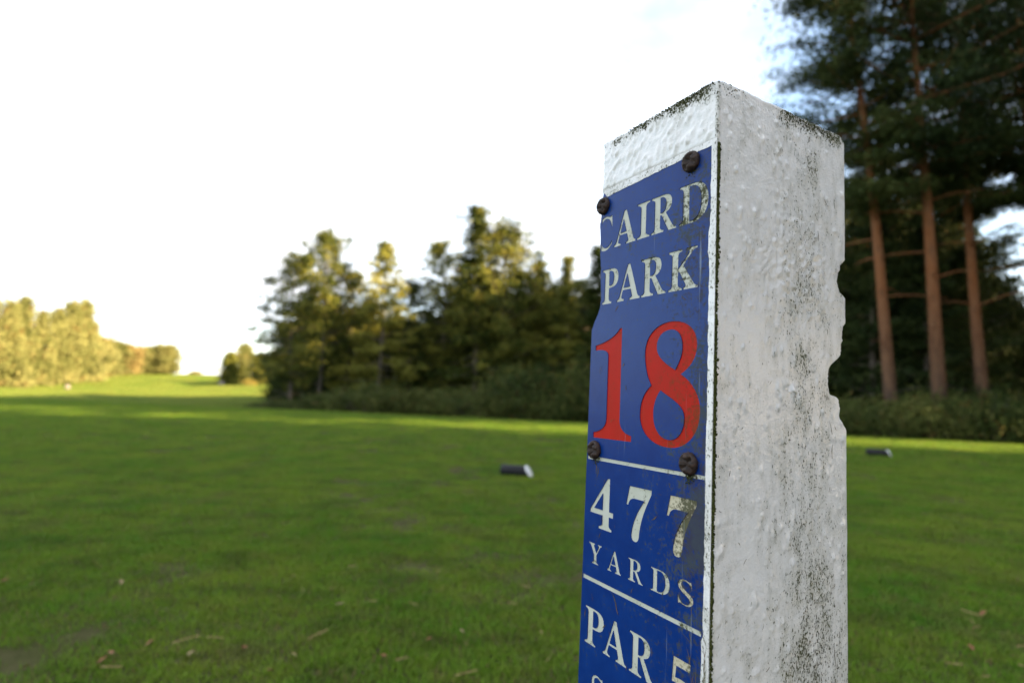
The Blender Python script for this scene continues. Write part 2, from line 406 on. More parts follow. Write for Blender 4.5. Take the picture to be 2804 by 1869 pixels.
    def sel(k):
        c = N.new('FunctionNodeCompare'); c.data_type = 'FLOAT'; c.operation = 'EQUAL'; c.inputs['Epsilon'].default_value = 0.1
        L.new(attr('which'), c.inputs[0]); c.inputs[1].default_value = k
        sp = N.new('GeometryNodeSeparateGeometry'); sp.domain = 'POINT'; L.new(gi.outputs[0], sp.inputs[0]); L.new(c.outputs[0], sp.inputs[1]); return sp.outputs[0]
    pts = sel(-1)
    g2i = N.new('GeometryNodeGeometryToInstance')
    for k in reversed(range(NVAR)): L.new(sel(k), g2i.inputs[0])
    iop = N.new('GeometryNodeInstanceOnPoints'); iop.inputs['Pick Instance'].default_value = True
    L.new(pts, iop.inputs['Points']); L.new(g2i.outputs[0], iop.inputs['Instance'])
    L.new(attr('pick'), iop.inputs['Instance Index'])
    cx = N.new('ShaderNodeCombineXYZ'); L.new(attr('rot'), cx.inputs[2]); L.new(cx.outputs[0], iop.inputs['Rotation'])
    L.new(attr('scl'), iop.inputs['Scale']); L.new(iop.outputs[0], go.inputs[0])
    md = o.modifiers.new('scatter', 'NODES'); md.node_group = ng
    return npt
build_grass()

# ------------------------------------------------------------------ the post
post = bpy.data.objects.new('marker_post', None); COL.objects.link(post); post.empty_display_size = 0.1
post.matrix_world = Matrix(((PX.x, PY.x, PZ.x, BASE.x), (PX.y, PY.y, PZ.y, BASE.y), (PX.z, PY.z, PZ.z, BASE.z), (0, 0, 0, 1)))
tag(post, 'chipped white square timber post with a blue engraved plate reading 18', 'marker post')

def post_body():
    rng = np.random.default_rng(8)
    w = np.concatenate([np.arange(0, 0.40, 0.0012), np.linspace(0.40, LP, 40)])
    W = w * 1000
    # edge wear profiles, in mm from the ideal edge
    yext = np.interp(W, [0, 1.3, 4.5, 10, 18, 50, 60, 87, 90, 92, 101, 107, 111.5, 113, 116, 120, 129, 133, 137.5, 148, 154, 157, 160, 162.5, 168, 174, 181, 182.6, 184.5, 191, 197.6, 200, 203.5, 207, 218, 300, 900],
                     [124, 125.6, 128.4, 129.5, 130, 129.6, 130, 130, 127.5, 123.5, 119.3, 119.6, 121, 126, 129.4, 130, 130, 127.5, 124.8, 123.4, 122.4, 119, 113.5, 110.8, 108.6, 108.2, 109.5, 117.5, 120.2, 121, 121.8, 125.5, 128.6, 129.6, 130, 129.8, 130])
    yext = yext + (fbm(np.stack([W / 3.0, 0 * W, 0 * W], -1), 4, 31) - 0.5) * 2.4 + (vnoise(np.stack([W / 0.9, 0 * W, 0 * W], -1), 37) - 0.5) * 1.1 * (yext < 128)
    xl = np.interp(W, [0, 3, 10, 30, 55, 63, 70, 85, 97, 112, 121, 127, 132, 136, 141, 150, 900],
                   [6.6, 7.6, 8.0, 7.4, 5.6, 4.4, 5.6, 7.2, 7.8, 8.9, 9.5, 8.0, 5.0, 2.4, 0.5, 0.3, 0.3])
    xl = np.maximum(xl + (fbm(np.stack([W / 3.5, 0 * W + 4, 0 * W], -1), 3, 32) - 0.5) * 1.4, 0.2)
    nF, nRt, nB, nL, nc = 84, 110, 20, 20, 5
    rows, moss_rows, raw_rows = [], [], []
    fl, fr = np.linspace(0, 1, nF), np.linspace(0, 1, nRt)
    r = 1.3
    wlmm, wrmm = WL * 1000, WR * 1000
    yf = np.interp(W, [0, 35.5, 37.5, 900], [0.0, 0.0, 1.6, 1.6])         # plate sits in front of the wood
    for i in range(len(w)):
        a = max(xl[i], r); b = max(wrmm - yext[i], r); y0 = yf[i]
        pts = []
        pts += [(a + (wlmm - r - a) * f, y0) for f in fl]                                   # name face
        pts += [(wlmm - r + r * math.sin(t), y0 + r - r * math.cos(t)) for t in np.linspace(0.25, math.pi / 2 - 0.25, nc)]
        pts += [(wlmm, r + y0 + (wrmm - b - r - y0) * f) for f in fr]                       # painted right face
        pts += [(wlmm - b * 0.85 * f, wrmm - b + b * f) for f in np.linspace(0.12, 0.88, nc + 3)]
        pts += [(wlmm - b * 0.85 + (r - wlmm + b * 0.85) * f, wrmm) for f in np.linspace(0, 1, nB)]
        pts += [(r - r * math.sin(t), wrmm - r + r * math.cos(t)) for t in np.linspace(0.25, math.pi / 2 - 0.25, nc)]
        aa = max(xl[i] * 0.9, r)
        pts += [(0, wrmm - r + (aa + y0 - wrmm + r) * f) for f in np.linspace(0, 1, nL)]
        pts += [(a * f, y0 + aa * (1 - f)) for f in np.linspace(0.12, 0.88, nc)]
        rows.append(pts)
    A = np.array(rows)                                   # (rows, n, 2)
    n = A.shape[1]
    P = np.zeros((len(w), n, 3)); P[..., 0] = A[..., 0] / 1000; P[..., 1] = A[..., 1] / 1000; P[..., 2] = (LP - w)[:, None]
    # outward normals in plan
    d = np.roll(A, -1, 1) - np.roll(A, 1, 1); nn = np.stack([d[..., 1], -d[..., 0]], -1); nn /= np.linalg.norm(nn, axis=-1, keepdims=True) + 1e-9
    q = np.stack([A[..., 0], A[..., 1], np.broadcast_to(W[:, None], A.shape[:2])], -1)
    def F(s, oc, sd, st=1.0): return fbm((q * np.array([1 / s, 1 / s, st / s])).reshape(-1, 3), oc, sd).reshape(A.shape[:2])
    lum = (F(13, 3, 1) - 0.5) * 0.5 + (F(2.6, 2, 2) - 0.5) * 0.16
    # paint runs and blisters
    blist = np.zeros(A.shape[:2])
    for k in range(620):
        on_r = rng.random() < 0.62
        cz = rng.uniform(3, 380) if on_r else rng.uniform(4, 34); cu = rng.uniform(4, 128) if on_r else rng.uniform(8, 108)
        sx = rng.uniform(0.6, 1.5); sz = sx * rng.uniform(1.0, 2.4); hgt = rng.uniform(0.3, 1.25)
        tilt = 0 if on_r else 0.35
        if on_r: du = A[..., 1] - cu; face = np.abs(A[..., 0] - wlmm) < 1.5
        else: du = A[..., 0] - cu; face = A[..., 1] < 2.5
        dz = W[:, None] - cz; du = du + dz * tilt
        blist += np.where(face, hgt * np.exp(-(du / sx) ** 2 - (dz / sz) ** 2), 0)
    disp = lum + blist
    # pressed-in rough field on the right face, where the paint is wrinkled
    wr_zone = np.exp(-((A[..., 1] - 75) / 45) ** 2 - ((W[:, None] - 105) / 38) ** 2) * (np.abs(A[..., 0] - wlmm) < 1)
    disp += wr_zone * (F(2.8, 3, 7) - 0.5) * 2.4
    behind_plate = (A[..., 1] < 2.2) & (W[:, None] > 36)
    disp = np.where(behind_plate, np.minimum(disp, 0) * 0.3, disp)
    P[..., 0] += nn[..., 0] * disp / 1000; P[..., 1] += nn[..., 1] * disp / 1000
    # rough top edge: first rows drop unevenly
    drop = (F(6, 3, 12) - 0.42) * 3.2; P[0, :, 2] -= np.clip(drop[0], 0, 3) / 1000; P[1, :, 2] -= np.clip(drop[0], 0, 3) * 0.75 / 1000
    # attributes
    right = np.abs(A[..., 0] - wlmm) < 1.6
    u = A[..., 1] / wrmm
    moss = np.where(right, 0.09 + 0.27 * np.exp(-((u - 0.66) / 0.2) ** 2) * (0.5 + 0.9 * F(28, 2, 44)) + 0.22 * sstep(200, 420, W)[:, None] * sstep(0.25, 0.8, u) + 0.16 * sstep(260, 420, W)[:, None], 0.0)
    moss = np.where(right, moss + 0.45 * (1 - sstep(1, 14, W))[:, None] * sstep(0.3, 0.6, u) + 0.5 * (1 - sstep(0.0, 0.03, u)), moss)
    front = ~right & (A[..., 1] < 3)
    moss = np.where(front, 0.04 + 0.42 * (1 - sstep(1, 14, W))[:, None] + 0.30 * sstep(60, 105, A[..., 0]) * (1 - sstep(2, 30, W))[:, None], moss)
    raw = np.zeros_like(moss)
    chip = (yext < 126)[:, None] & (A[..., 1] > (yext - 0.3)[:, None]) & (A[..., 0] > 20) & ~right
    raw = np.where(chip, 0.8, raw)
    raw = np.where((A[..., 0] < xl[:, None] - 0.4) & (W[:, None] > 42) & (W[:, None] < 140), 0.75, raw)
    verts = P.reshape(-1, 3); nr = len(w)
    i = np.arange(nr * n).reshape(nr, n); j = np.roll(i, -1, 1)
    faces = np.stack([i[1:], j[1:], j[:-1], i[:-1]], -1).reshape(-1, 4)
    # cap: rings shrinking to the middle of the top
    cen = np.array([(WL) / 2, WR / 2]); caps = []; base = len(verts); prev = i[0]
    mo = [moss.reshape(-1)]; ra = [raw.reshape(-1)]
    for t in (0.985, 0.95, 0.85, 0.6, 0.3, 0.02):
        ring = P[0].copy(); ring[:, :2] = cen + (ring[:, :2] - cen) * t; ring[:, 2] = LP - 0.0002 - 0.002 * (1 - t) * 0.2 + (fbm(ring * 150, 3, 3) - 0.5) * 0.002
        verts = np.concatenate([verts, ring]); idx = np.arange(base, base + n); base += n
        faces = np.concatenate([faces, np.stack([prev, np.roll(prev, -1), np.roll(idx, -1), idx], -1)]); prev = idx
        mo.append(np.full(n, 0.35)); ra.append(np.zeros(n))
    me = mesh_np('timber_body', verts, faces, M_PAINT, True)
    for nm, val in (('moss', np.concatenate(mo)), ('raw', np.concatenate(ra))):
        at = me.attributes.new(nm, 'FLOAT', 'POINT'); at.data.foreach_set('value', val.astype(np.float32))
    o = obj('timber_body', me, post); o['label'] = 'white painted timber with chipped edges and green moss specks'
    return o
post_body()

# ---- glyph outlines: SVG-like paths, y up, cap height 1
SER_BL = 'Q.34 .06 .46 .05 L.46 0 L0 0 L0 .05 Q.11 .06 .12 .14 L.12 .86 Q.11 .94 0 .95 Z'
GLYPH = {
 'I': ('M0 0 L.52 0 L.52 .05 Q.38 .06 .37 .14 L.37 .86 Q.38 .94 .52 .95 L.52 1 L0 1 L0 .95 Q.14 .94 .15 .86 L.15 .14 Q.14 .06 0 .05 Z', .52),
 'A': ('M.42 1 L.52 1 L.83 .12 Q.86 .06 .92 .05 L.92 0 L.51 0 L.51 .05 Q.62 .06 .60 .13 L.545 .30 L.25 .30 L.20 .14 Q.17 .06 .30 .05 L.30 0 L0 0 L0 .05 Q.07 .06 .11 .14 Z M.275 .365 L.525 .365 L.405 .74 Z', .92),
 'R': ('M0 1 L.42 1 Q.74 1 .74 .75 Q.74 .56 .53 .50 L.76 .13 Q.82 .05 .90 .05 L.90 0 L.62 0 L.37 .46 L.33 .46 L.33 .14 ' + SER_BL + ' M.33 .94 L.38 .94 Q.53 .93 .53 .74 Q.53 .53 .38 .52 L.33 .52 Z', .90),
 'D': ('M0 1 L.42 1 C.74 1 .92 .82 .92 .5 C.92 .18 .74 0 .42 0 L0 0 L0 .05 Q.11 .06 .12 .14 L.12 .86 Q.11 .94 0 .95 Z M.33 .94 L.40 .94 C.60 .94 .70 .78 .70 .5 C.70 .22 .60 .06 .40 .06 L.33 .06 Z', .92),
 'P': ('M0 1 L.42 1 Q.76 1 .76 .73 Q.76 .45 .42 .45 L.33 .45 L.33 .14 ' + SER_BL + ' M.33 .94 L.38 .94 Q.54 .93 .54 .73 Q.54 .51 .38 .51 L.33 .51 Z', .76),
 'K': ('M0 1 L.46 1 L.46 .95 Q.34 .94 .33 .86 L.33 .53 L.66 .86 Q.72 .94 .60 .95 L.60 1 L.94 1 L.94 .95 Q.83 .94 .76 .86 L.50 .60 L.84 .12 Q.88 .06 .96 .05 L.96 0 L.50 0 L.50 .05 Q.60 .06 .56 .13 L.36 .46 L.33 .43 L.33 .14 ' + SER_BL, .96),
 'C': ('M.78 .97 L.80 .66 L.76 .66 C.70 .86 .62 .95 .48 .95 C.31 .95 .23 .78 .23 .51 C.23 .23 .33 .06 .51 .06 C.63 .06 .71 .12 .79 .24 L.83 .21 C.75 .06 .63 -.02 .46 -.02 C.18 -.02 0 .18 0 .49 C0 .80 .19 1.02 .46 1.02 C.57 1.02 .63 .975 .68 .975 Q.72 .975 .73 1.0 L.78 1.0 Z', .83),
 'Y': ('M0 1 L.46 1 L.46 .95 Q.37 .94 .41 .86 L.58 .57 L.73 .84 Q.77 .94 .66 .95 L.66 1 L.98 1 L.98 .95 Q.89 .94 .84 .86 L.61 .46 L.61 .14 Q.62 .06 .76 .05 L.76 0 L.25 0 L.25 .05 Q.38 .06 .39 .14 L.39 .44 L.13 .88 Q.09 .94 0 .95 Z', .98),
 'S': ('M.66 .97 L.70 .68 L.66 .68 C.62 .84 .52 .95 .36 .95 C.25 .95 .19 .89 .19 .80 C.19 .70 .30 .65 .45 .57 C.64 .48 .76 .42 .76 .27 C.76 .10 .60 -.02 .39 -.02 C.28 -.02 .19 .02 .13 .02 Q.09 .02 .08 -.01 L.04 -.01 L.02 .33 L.06 .33 C.10 .14 .22 .035 .38 .035 C.51 .035 .58 .10 .58 .20 C.58 .31 .46 .36 .32 .43 C.13 .53 .03 .60 .03 .75 C.03 .91 .17 1.02 .35 1.02 C.45 1.02 .52 .985 .57 .98 Q.61 .98 .62 1.0 L.66 1.0 Z', .76),
}
# large and odd numerals drawn directly on the plate: x mm from its left edge, w mm down from the post top
MMPATH = {
 '1': 'M34.2 142.4 L34.6 205 Q34.5 213.5 46.6 215.2 L46.6 218.9 L6.5 219.3 L6.5 215.6 Q20.3 213.5 20.4 205 L20.2 161 Q19.5 155.6 5.7 156.8 L5.7 153.2 Q25 150.5 32.0 142.5 Z',
 '8': 'M80 142.2 C93 142.2 100.6 149 100.6 158 C100.6 166 95 171.5 88.4 174.9 C97 179 103.7 187 103.7 196.5 C103.7 210 94 219.2 79.5 219.2 C65 219.2 54.1 212 54.1 200.5 C54.1 191 58.5 185.5 63.9 181.8 C60 177 57.3 169 57.3 160.5 C57.3 150 67 142.2 80 142.2 Z M79.6 147.2 C85.5 147.2 89.2 152 89.2 158.5 C89.2 164 86.5 168.5 83.8 172.3 C76 168.5 67.9 164 67.9 157.5 C67.9 151 73 147.2 79.6 147.2 Z M72 184.8 C81 190 91.8 193 91.8 201 C91.8 209 87 214.6 80 214.6 C71.5 214.6 66.3 208 66.3 199 C66.3 193 69 188 72 184.8 Z',
 '4': 'M27 245.9 L27 267.8 L31.2 267.8 L31.2 271.3 L27 271.3 L27 276.5 Q27.2 278.6 30 279 L30 280.6 L16 280.6 L16 279 Q19.6 278.6 19.8 276.5 L19.8 271.3 L6.3 271.3 L6.3 269.3 L24.3 245.9 Z M19.8 267.8 L19.8 256.5 L10.8 267.8 Z',
 '7': 'M46.5 247 L66.8 246.8 L66.8 249.5 C62 258 57.5 266 56.5 277.5 Q56 281 52.7 281 Q49.3 281 49.3 277.5 C50 269 55 261 60.5 254.4 L51 254.4 Q46.8 254.8 45.8 259.3 L43.8 259 Z',
 '5': 'M87.5 335.3 L100.5 335.3 L100 340 L90 340 L89.3 346.3 C97 344.5 103.5 347.5 103.5 353.3 C103.5 358 99 360 93.5 360 C89.5 360 86 358.8 86 356.2 Q86 354 88.2 354 C90.5 354 91 358 94 358 C96 358 97 356.5 97 353.5 C97 349.5 92.5 348.5 86.5 349.5 Z',
}
import re
def path_pts(s, nseg=9):
    toks = re.findall(r'[MLQCZ]|-?\d*\.?\d+', s); out, cur, i = [], [], 0
    def num(k):
        nonlocal i
        v = [float(x) for x in toks[i:i + k]]; i += k; return v
    while i < len(toks):
        c = toks[i]; i += 1
        if c == 'M': cur = [tuple(num(2))]
        elif c == 'L': cur.append(tuple(num(2)))
        elif c == 'Q':
            a = cur[-1]; x1, y1, x2, y2 = num(4)
            for t in np.linspace(0, 1, nseg // 2 + 2)[1:]: cur.append(((1 - t) ** 2 * a[0] + 2 * t * (1 - t) * x1 + t * t * x2, (1 - t) ** 2 * a[1] + 2 * t * (1 - t) * y1 + t * t * y2))
        elif c == 'C':
            a = cur[-1]; x1, y1, x2, y2, x3, y3 = num(6)
            for t in np.linspace(0, 1, nseg + 1)[1:]:
                m = 1 - t; cur.append((m ** 3 * a[0] + 3 * m * m * t * x1 + 3 * m * t * t * x2 + t ** 3 * x3, m ** 3 * a[1] + 3 * m * m * t * y1 + 3 * m * t * t * y2 + t ** 3 * y3))
        elif c == 'Z':
            if math.dist(cur[0], cur[-1]) < 1e-6: cur.pop()
            out.append(cur)
    return out

def clip_left(poly, x0):
    out = []
    for a, b in zip(poly, poly[1:] + poly[:1]):
        if a[0] >= x0: out.append(a)
        if (a[0] >= x0) != (b[0] >= x0):
            t = (x0 - a[0]) / (b[0] - a[0]); out.append((x0, a[1] + t * (b[1] - a[1])))
    return out

LETTERS = []          # (name, contours in (x, w) mm, material key)
def add_text(ch, x, w_top, cap, width=None, mat='cream', xclip=None):
    s, wd = GLYPH[ch]; kx = (width / wd) if width else cap
    cs = [[(x + px * kx, w_top + cap - py * cap) for px, py in c] for c in path_pts(s)]
    if xclip: cs = [clip_left(c, xclip) for c in cs]
    LETTERS.append(('letter', cs, mat))
for ch, x, wd in (('C', 1.5, 19.0), ('A', 22.0, 22.8), ('I', 46.0, 12.2), ('R', 59.6, 22.4), ('D', 84.2, 22.8)):
    add_text(ch, x, 58.4, 24.8, wd, xclip=7.6 if ch == 'C' else None)
for ch, x, wd in (('P', 10.8, 17.6), ('A', 27.2, 23.4), ('R', 51.6, 22.6), ('K', 76.2, 23.8)): add_text(ch, x, 98.2, 25.4, wd)
for ch, x, wd in (('Y', 6.4, 14.2), ('A', 26.7, 14.3), ('R', 47.2, 14.2), ('D', 67.6, 15.9), ('S', 89.2, 12.2)): add_text(ch, x, 291.8, 13.6, wd, 'stain' if ch == 'S' else 'cream')
for ch, x, wd in (('P', 5.2, 20.4), ('A', 24.9, 23.5), ('R', 50.6, 22.6)): add_text(ch, x, 335.0, 24.2, wd)
add_text('S', 14.0, 376.2, 20.0, 14.0)
for k in '18': LETTERS.append(('numeral', path_pts(MMPATH[k], 14), 'red'))
LETTERS.append(('numeral', path_pts(MMPATH['4']), 'cream')); LETTERS.append(('numeral', path_pts(MMPATH['7']), 'cream'))
LETTERS.append(('numeral', [[(x + 35.8, w - 0.2) for x, w in c] for c in path_pts(MMPATH['7'])], 'stain'))
LETTERS.append(('numeral', path_pts(MMPATH['5']), 'stain'))
LETTERS.append(('rule_line', [[(1.2, 232.5), (108.2, 231.9), (108.2, 234.2), (1.2, 235.0)]], 'cream'))
LETTERS.append(('rule_line', [[(1.0, 315.0), (107.2, 315.2), (107.2, 318.0), (1.0, 317.8)]], 'cream'))

from mathutils.geometry import delaunay_2d_cdt
def curve_mesh(name, contours, depth, mat, bevel=0.0):
    """filled shape with holes in the local x-z plane (x right, z up), front at y = 0, going back by depth (m). contours in mm (x, w)."""
    vs, ed, fc = [], [], []
    for c in contours:
        o = len(vs); vs += [Vector(p) for p in c]; n = len(c)
        ed += [(o + k, o + (k + 1) % n) for k in range(n)]
    v2, e2, f2, _, _, _ = delaunay_2d_cdt(vs, ed, [], 0, 1e-4)
    n = len(v2); xy = np.array([(p.x, p.y) for p in v2])
    tri = np.array([list(f) for f in f2]); cen = xy[tri].mean(1); ins = np.zeros(len(tri), bool)
    for c in contours:                                              # even-odd rule
        c = np.array(c)
        for (x1, y1), (x2, y2) in zip(c, np.roll(c, -1, 0)):
            if y1 == y2: continue
            hit = ((cen[:, 1] < y1) != (cen[:, 1] < y2)) & (cen[:, 0] < x1 + (cen[:, 1] - y1) / (y2 - y1) * (x2 - x1)); ins ^= hit
    f2 = [tuple(int(k) for k in t) for t in tri[ins]]
    V = [(p.x / 1000, 0.0, LP - p.y / 1000) for p in v2] + [(p.x / 1000, depth, LP - p.y / 1000) for p in v2]
    F = [tuple(f) for f in f2]
    cnt = {}
    for f in F:
        for a, b in zip(f, f[1:] + f[:1]): cnt[(min(a, b), max(a, b))] = cnt.get((min(a, b), max(a, b)), 0) + 1
    F += [tuple(k + n for k in f[::-1]) for f in f2]
    F += [(a, b, b + n, a + n) for (a, b), m in cnt.items() if m == 1]
    if bevel:
        inner = set(k for e, m in cnt.items() if m == 1 for k in e)
        for k in inner: V[k] = (V[k][0], bevel, V[k][2])
    bm = bmesh.new(); bv = [bm.verts.new(p) for p in V]
    for f in F:
        try: bm.faces.new([bv[k] for k in f])
        except ValueError: pass
    bmesh.ops.recalc_face_normals(bm, faces=bm.faces[:])
    me = bpy.data.meshes.new(name); bm.to_mesh(me); bm.free(); me.materials.append(mat)
    return me

PL_LEFT = [(8.2, 39.2), (7.4, 47), (6.6, 55), (5.4, 62), (6.2, 69), (7.0, 78), (6.9, 85), (8.2, 94), (8.6, 103), (9.3, 112), (9.9, 120), (8.8, 126), (5.6, 132), (3.0, 136), (0.4, 141)]
def wob(pts, amp, seed):
    r = random.Random(seed); return [(x + r.uniform(-amp, amp), w + r.uniform(-amp, amp)) for x, w in pts]
left_edge = []
for (a, b) in zip(PL_LEFT, PL_LEFT[1:]):
    for t in (0, .33, .66): left_edge.append((a[0] + (b[0] - a[0]) * t, a[1] + (b[1] - a[1]) * t))
left_edge = wob(left_edge, 0.25, 2) + [(0.3, 141), (0.3, 425)]
outer = left_edge + [(112.3, 425), (112.3, 37.4), (60, 38.0)]
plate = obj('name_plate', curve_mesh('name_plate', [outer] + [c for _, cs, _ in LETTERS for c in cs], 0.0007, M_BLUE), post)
plate['label'] = 'blue engraved plate with cream lettering and a red 18'
back = obj('plate_core', curve_mesh('plate_core', [outer], 0.0009, M_LETTER), plate); back.location = (0, 0.00075, 0)
MATS = {'cream': M_LETTER, 'stain': M_STAIN, 'red': M_RED}
for nm, cs, mk in LETTERS:
    # inlay: a thin coloured layer at the bottom of each engraved sign
    m = curve_mesh(nm, cs, 0.00012, MATS[mk]); o = obj(nm, m, plate); o.location = (0, 0.0005, 0)

def paint_edge():
    r = random.Random(5)
    inner = []
    for k in range(0, 96):
        w = 40.2 + k * 4.0
        base = 108.9 if w < 93 else 108.7
        inner.append((base + (-0.9 if 92 < w < 108 else 0) + r.uniform(-0.28, 0.28) - 1.0 * (w > 318), w))
    top = [(108.4 - k * 3.3, 39.9 + 0.0 * k + r.uniform(-0.25, 0.25) + 0.10 * k) for k in range(0, 30)]
    cont = [(8.6, 37.2), (112.7, 36.4), (112.9, 60), (112.8, 424)] + inner[::-1] + top
    me = curve_mesh('paint_edge', [cont], 0.0008, M_PAINT, 0.0003)
    for nm in ('moss', 'raw'):
        at = me.attributes.new(nm, 'FLOAT', 'POINT'); at.data.foreach_set('value', np.full(len(me.vertices), 0.3 if nm == 'moss' else 0.0, np.float32))
    o = obj('paint_edge', me, post); o.location = (0, -0.0006, 0); o['label'] = 'white paint lapping over the rim of the blue plate'
paint_edge()

# ---- screws
def screw_mesh():
    bm = bmesh.new(); N = 28; prof = [(0.0064, 0.0), (0.0066, 0.0006), (0.0064, 0.0016), (0.0056, 0.0030), (0.0044, 0.0040), (0.0030, 0.0046), (0.0014, 0.0049)]
    rings = []
    for rr, y in prof: rings.append([bm.verts.new((rr * math.cos(2 * math.pi * k / N), -y, rr * math.sin(2 * math.pi * k / N))) for k in range(N)])
    # cross recess: push the inner rings in along two bars
    for ri, ring in enumerate(rings):
        rr = prof[ri][0]
        for v in ring:
            x, z = v.co.x, v.co.z
            if rr < 0.0050 and (abs(x) < 0.0013 or abs(z) < 0.0013): v.co.y += 0.0032 if rr < 0.004 else 0.0018
    for a, b in zip(rings, rings[1:]):
        for k in range(N): bm.faces.new((a[k], b[k], b[(k + 1) % N], a[(k + 1) % N]))
    c = bm.verts.new((0, -0.0020, 0))
    for k in range(N): bm.faces.new((rings[-1][k], c, rings[-1][(k + 1) % N]))
    rnd = random.Random(2)
    for v in bm.verts: v.co += Vector((rnd.uniform(-1, 1), rnd.uniform(-1, 1), rnd.uniform(-1, 1))) * 0.00018
    me = bpy.data.meshes.new('screw'); bm.normal_update(); bmesh.ops.recalc_face_normals(bm, faces=bm.faces[:]); bm.to_mesh(me); bm.free(); me.materials.append(M_SCREW)
    for p in me.polygons: p.use_smooth = True
    return me
SM = screw_mesh()
for k, (x, w, a) in enumerate(((93.8, 44.9, 0.5), (9.9, 49.3, 1.0), (9.8, 227.9, 0.2), (96.8, 226.6, 0.75))):
    o = obj('screw', SM, post); o.location = (x / 1000, -0.0002, LP - w / 1000); o.rotation_euler = (0, a, 0)

# ---- moss in the seam and on the top edges, grass clippings stuck to the plate
def blob_mass(name, pts, sizes, mat, seed, parent, label):
    rng = np.random.default_rng(seed); t = (1 + 5 ** .5) / 2
    ico = np.array([(-1, t, 0), (1, t, 0), (-1, -t, 0), (1, -t, 0), (0, -1, t), (0, 1, t), (0, -1, -t), (0, 1, -t), (t, 0, -1), (t, 0, 1), (-t, 0, -1), (-t, 0, 1)]) / 1.9
    fc = np.array([(0, 11, 5), (0, 5, 1), (0, 1, 7), (0, 7, 10), (0, 10, 11), (1, 5, 9), (5, 11, 4), (11, 10, 2), (10, 7, 6), (7, 1, 8), (3, 9, 4), (3, 4, 2), (3, 2, 6), (3, 6, 8), (3, 8, 9), (4, 9, 5), (2, 4, 11), (6, 2, 10), (8, 6, 7), (9, 8, 1)])
    n = len(pts); V = pts[:, None, :] + ico[None] * sizes[:, None, None] * rng.uniform(0.6, 1.3, (n, 12, 1)) * np.array([1, 1, 1.3])
    Fc = (fc[None] + 12 * np.arange(n)[:, None, None]).reshape(-1, 3)
    o = obj(name, mesh_np(name, V.reshape(-1, 3), Fc, mat), parent); o['kind'] = 'stuff'; o['label'] = label; return o
def moss():
    rng = np.random.default_rng(12); P, S = [], []
    w = rng.uniform(40, 400, 5200)
    dens = np.interp(w, [40, 55, 70, 95, 110, 140, 165, 180, 200, 255, 285, 310, 345, 400], [1, .9, .5, .8, .5, .15, .8, .7, 1, .9, .5, .25, .45, .4]) * (0.4 + 1.2 * vnoise(np.stack([w / 6, 0 * w, 0 * w], -1), 3))
    w = w[rng.random(len(w)) < dens]; n = len(w)
    P.append(np.stack([113.0 + rng.normal(0, 0.15, n), 0.7 + np.abs(rng.normal(0, 0.75, n)), w], -1)); S.append(rng.uniform(0.22, 0.75, n))
    # top edge patches
    for cx, cw, k, sx in ((80, 5, 130, 8), (95, 3, 110, 6), (52, 4, 60, 4), (40, 3, 60, 4), (22, 7, 60, 3), (66, 3, 60, 5)):
        x = rng.normal(cx, sx, k); ww = np.abs(rng.normal(cw - 2, 2.4, k)) + 0.4; P.append(np.stack([x, rng.normal(-0.15, 0.2, k), ww], -1)[(x > 9)]); S.append(rng.uniform(0.15, 0.55, k)[(x > 9)])
    for cy, cw, k, sy in ((12, 2, 60, 5), (66, 5, 90, 5), (80, 4, 110, 10), (104, 4, 140, 10)):
        y = rng.normal(cy, sy, k); ww = np.abs(rng.normal(0, 4.0, k)) + 0.5; ok = (y > 1) & (y < 122)
        P.append(np.stack([np.full(k, 112.95), y, ww], -1)[ok]); S.append(rng.uniform(0.15, 0.42, k)[ok])
    # tufts under the screws
    for cx, cw, k in ((12, 235.5, 40), (97, 234.6, 70), (94, 52, 25)):
        P.append(np.stack([rng.normal(cx, 2.2, k), rng.normal(-0.2, 0.25, k), rng.normal(cw, 1.3, k)], -1)); S.append(rng.uniform(0.15, 0.5, k))
    P = np.concatenate(P); S = np.concatenate(S) / 1000
    P = np.stack([P[:, 0] / 1000, P[:, 1] / 1000, LP - P[:, 2] / 1000], -1)
    blob_mass('moss', P, S, M_MOSS, 4, post, 'dark green moss along the seam beside the plate')
moss()
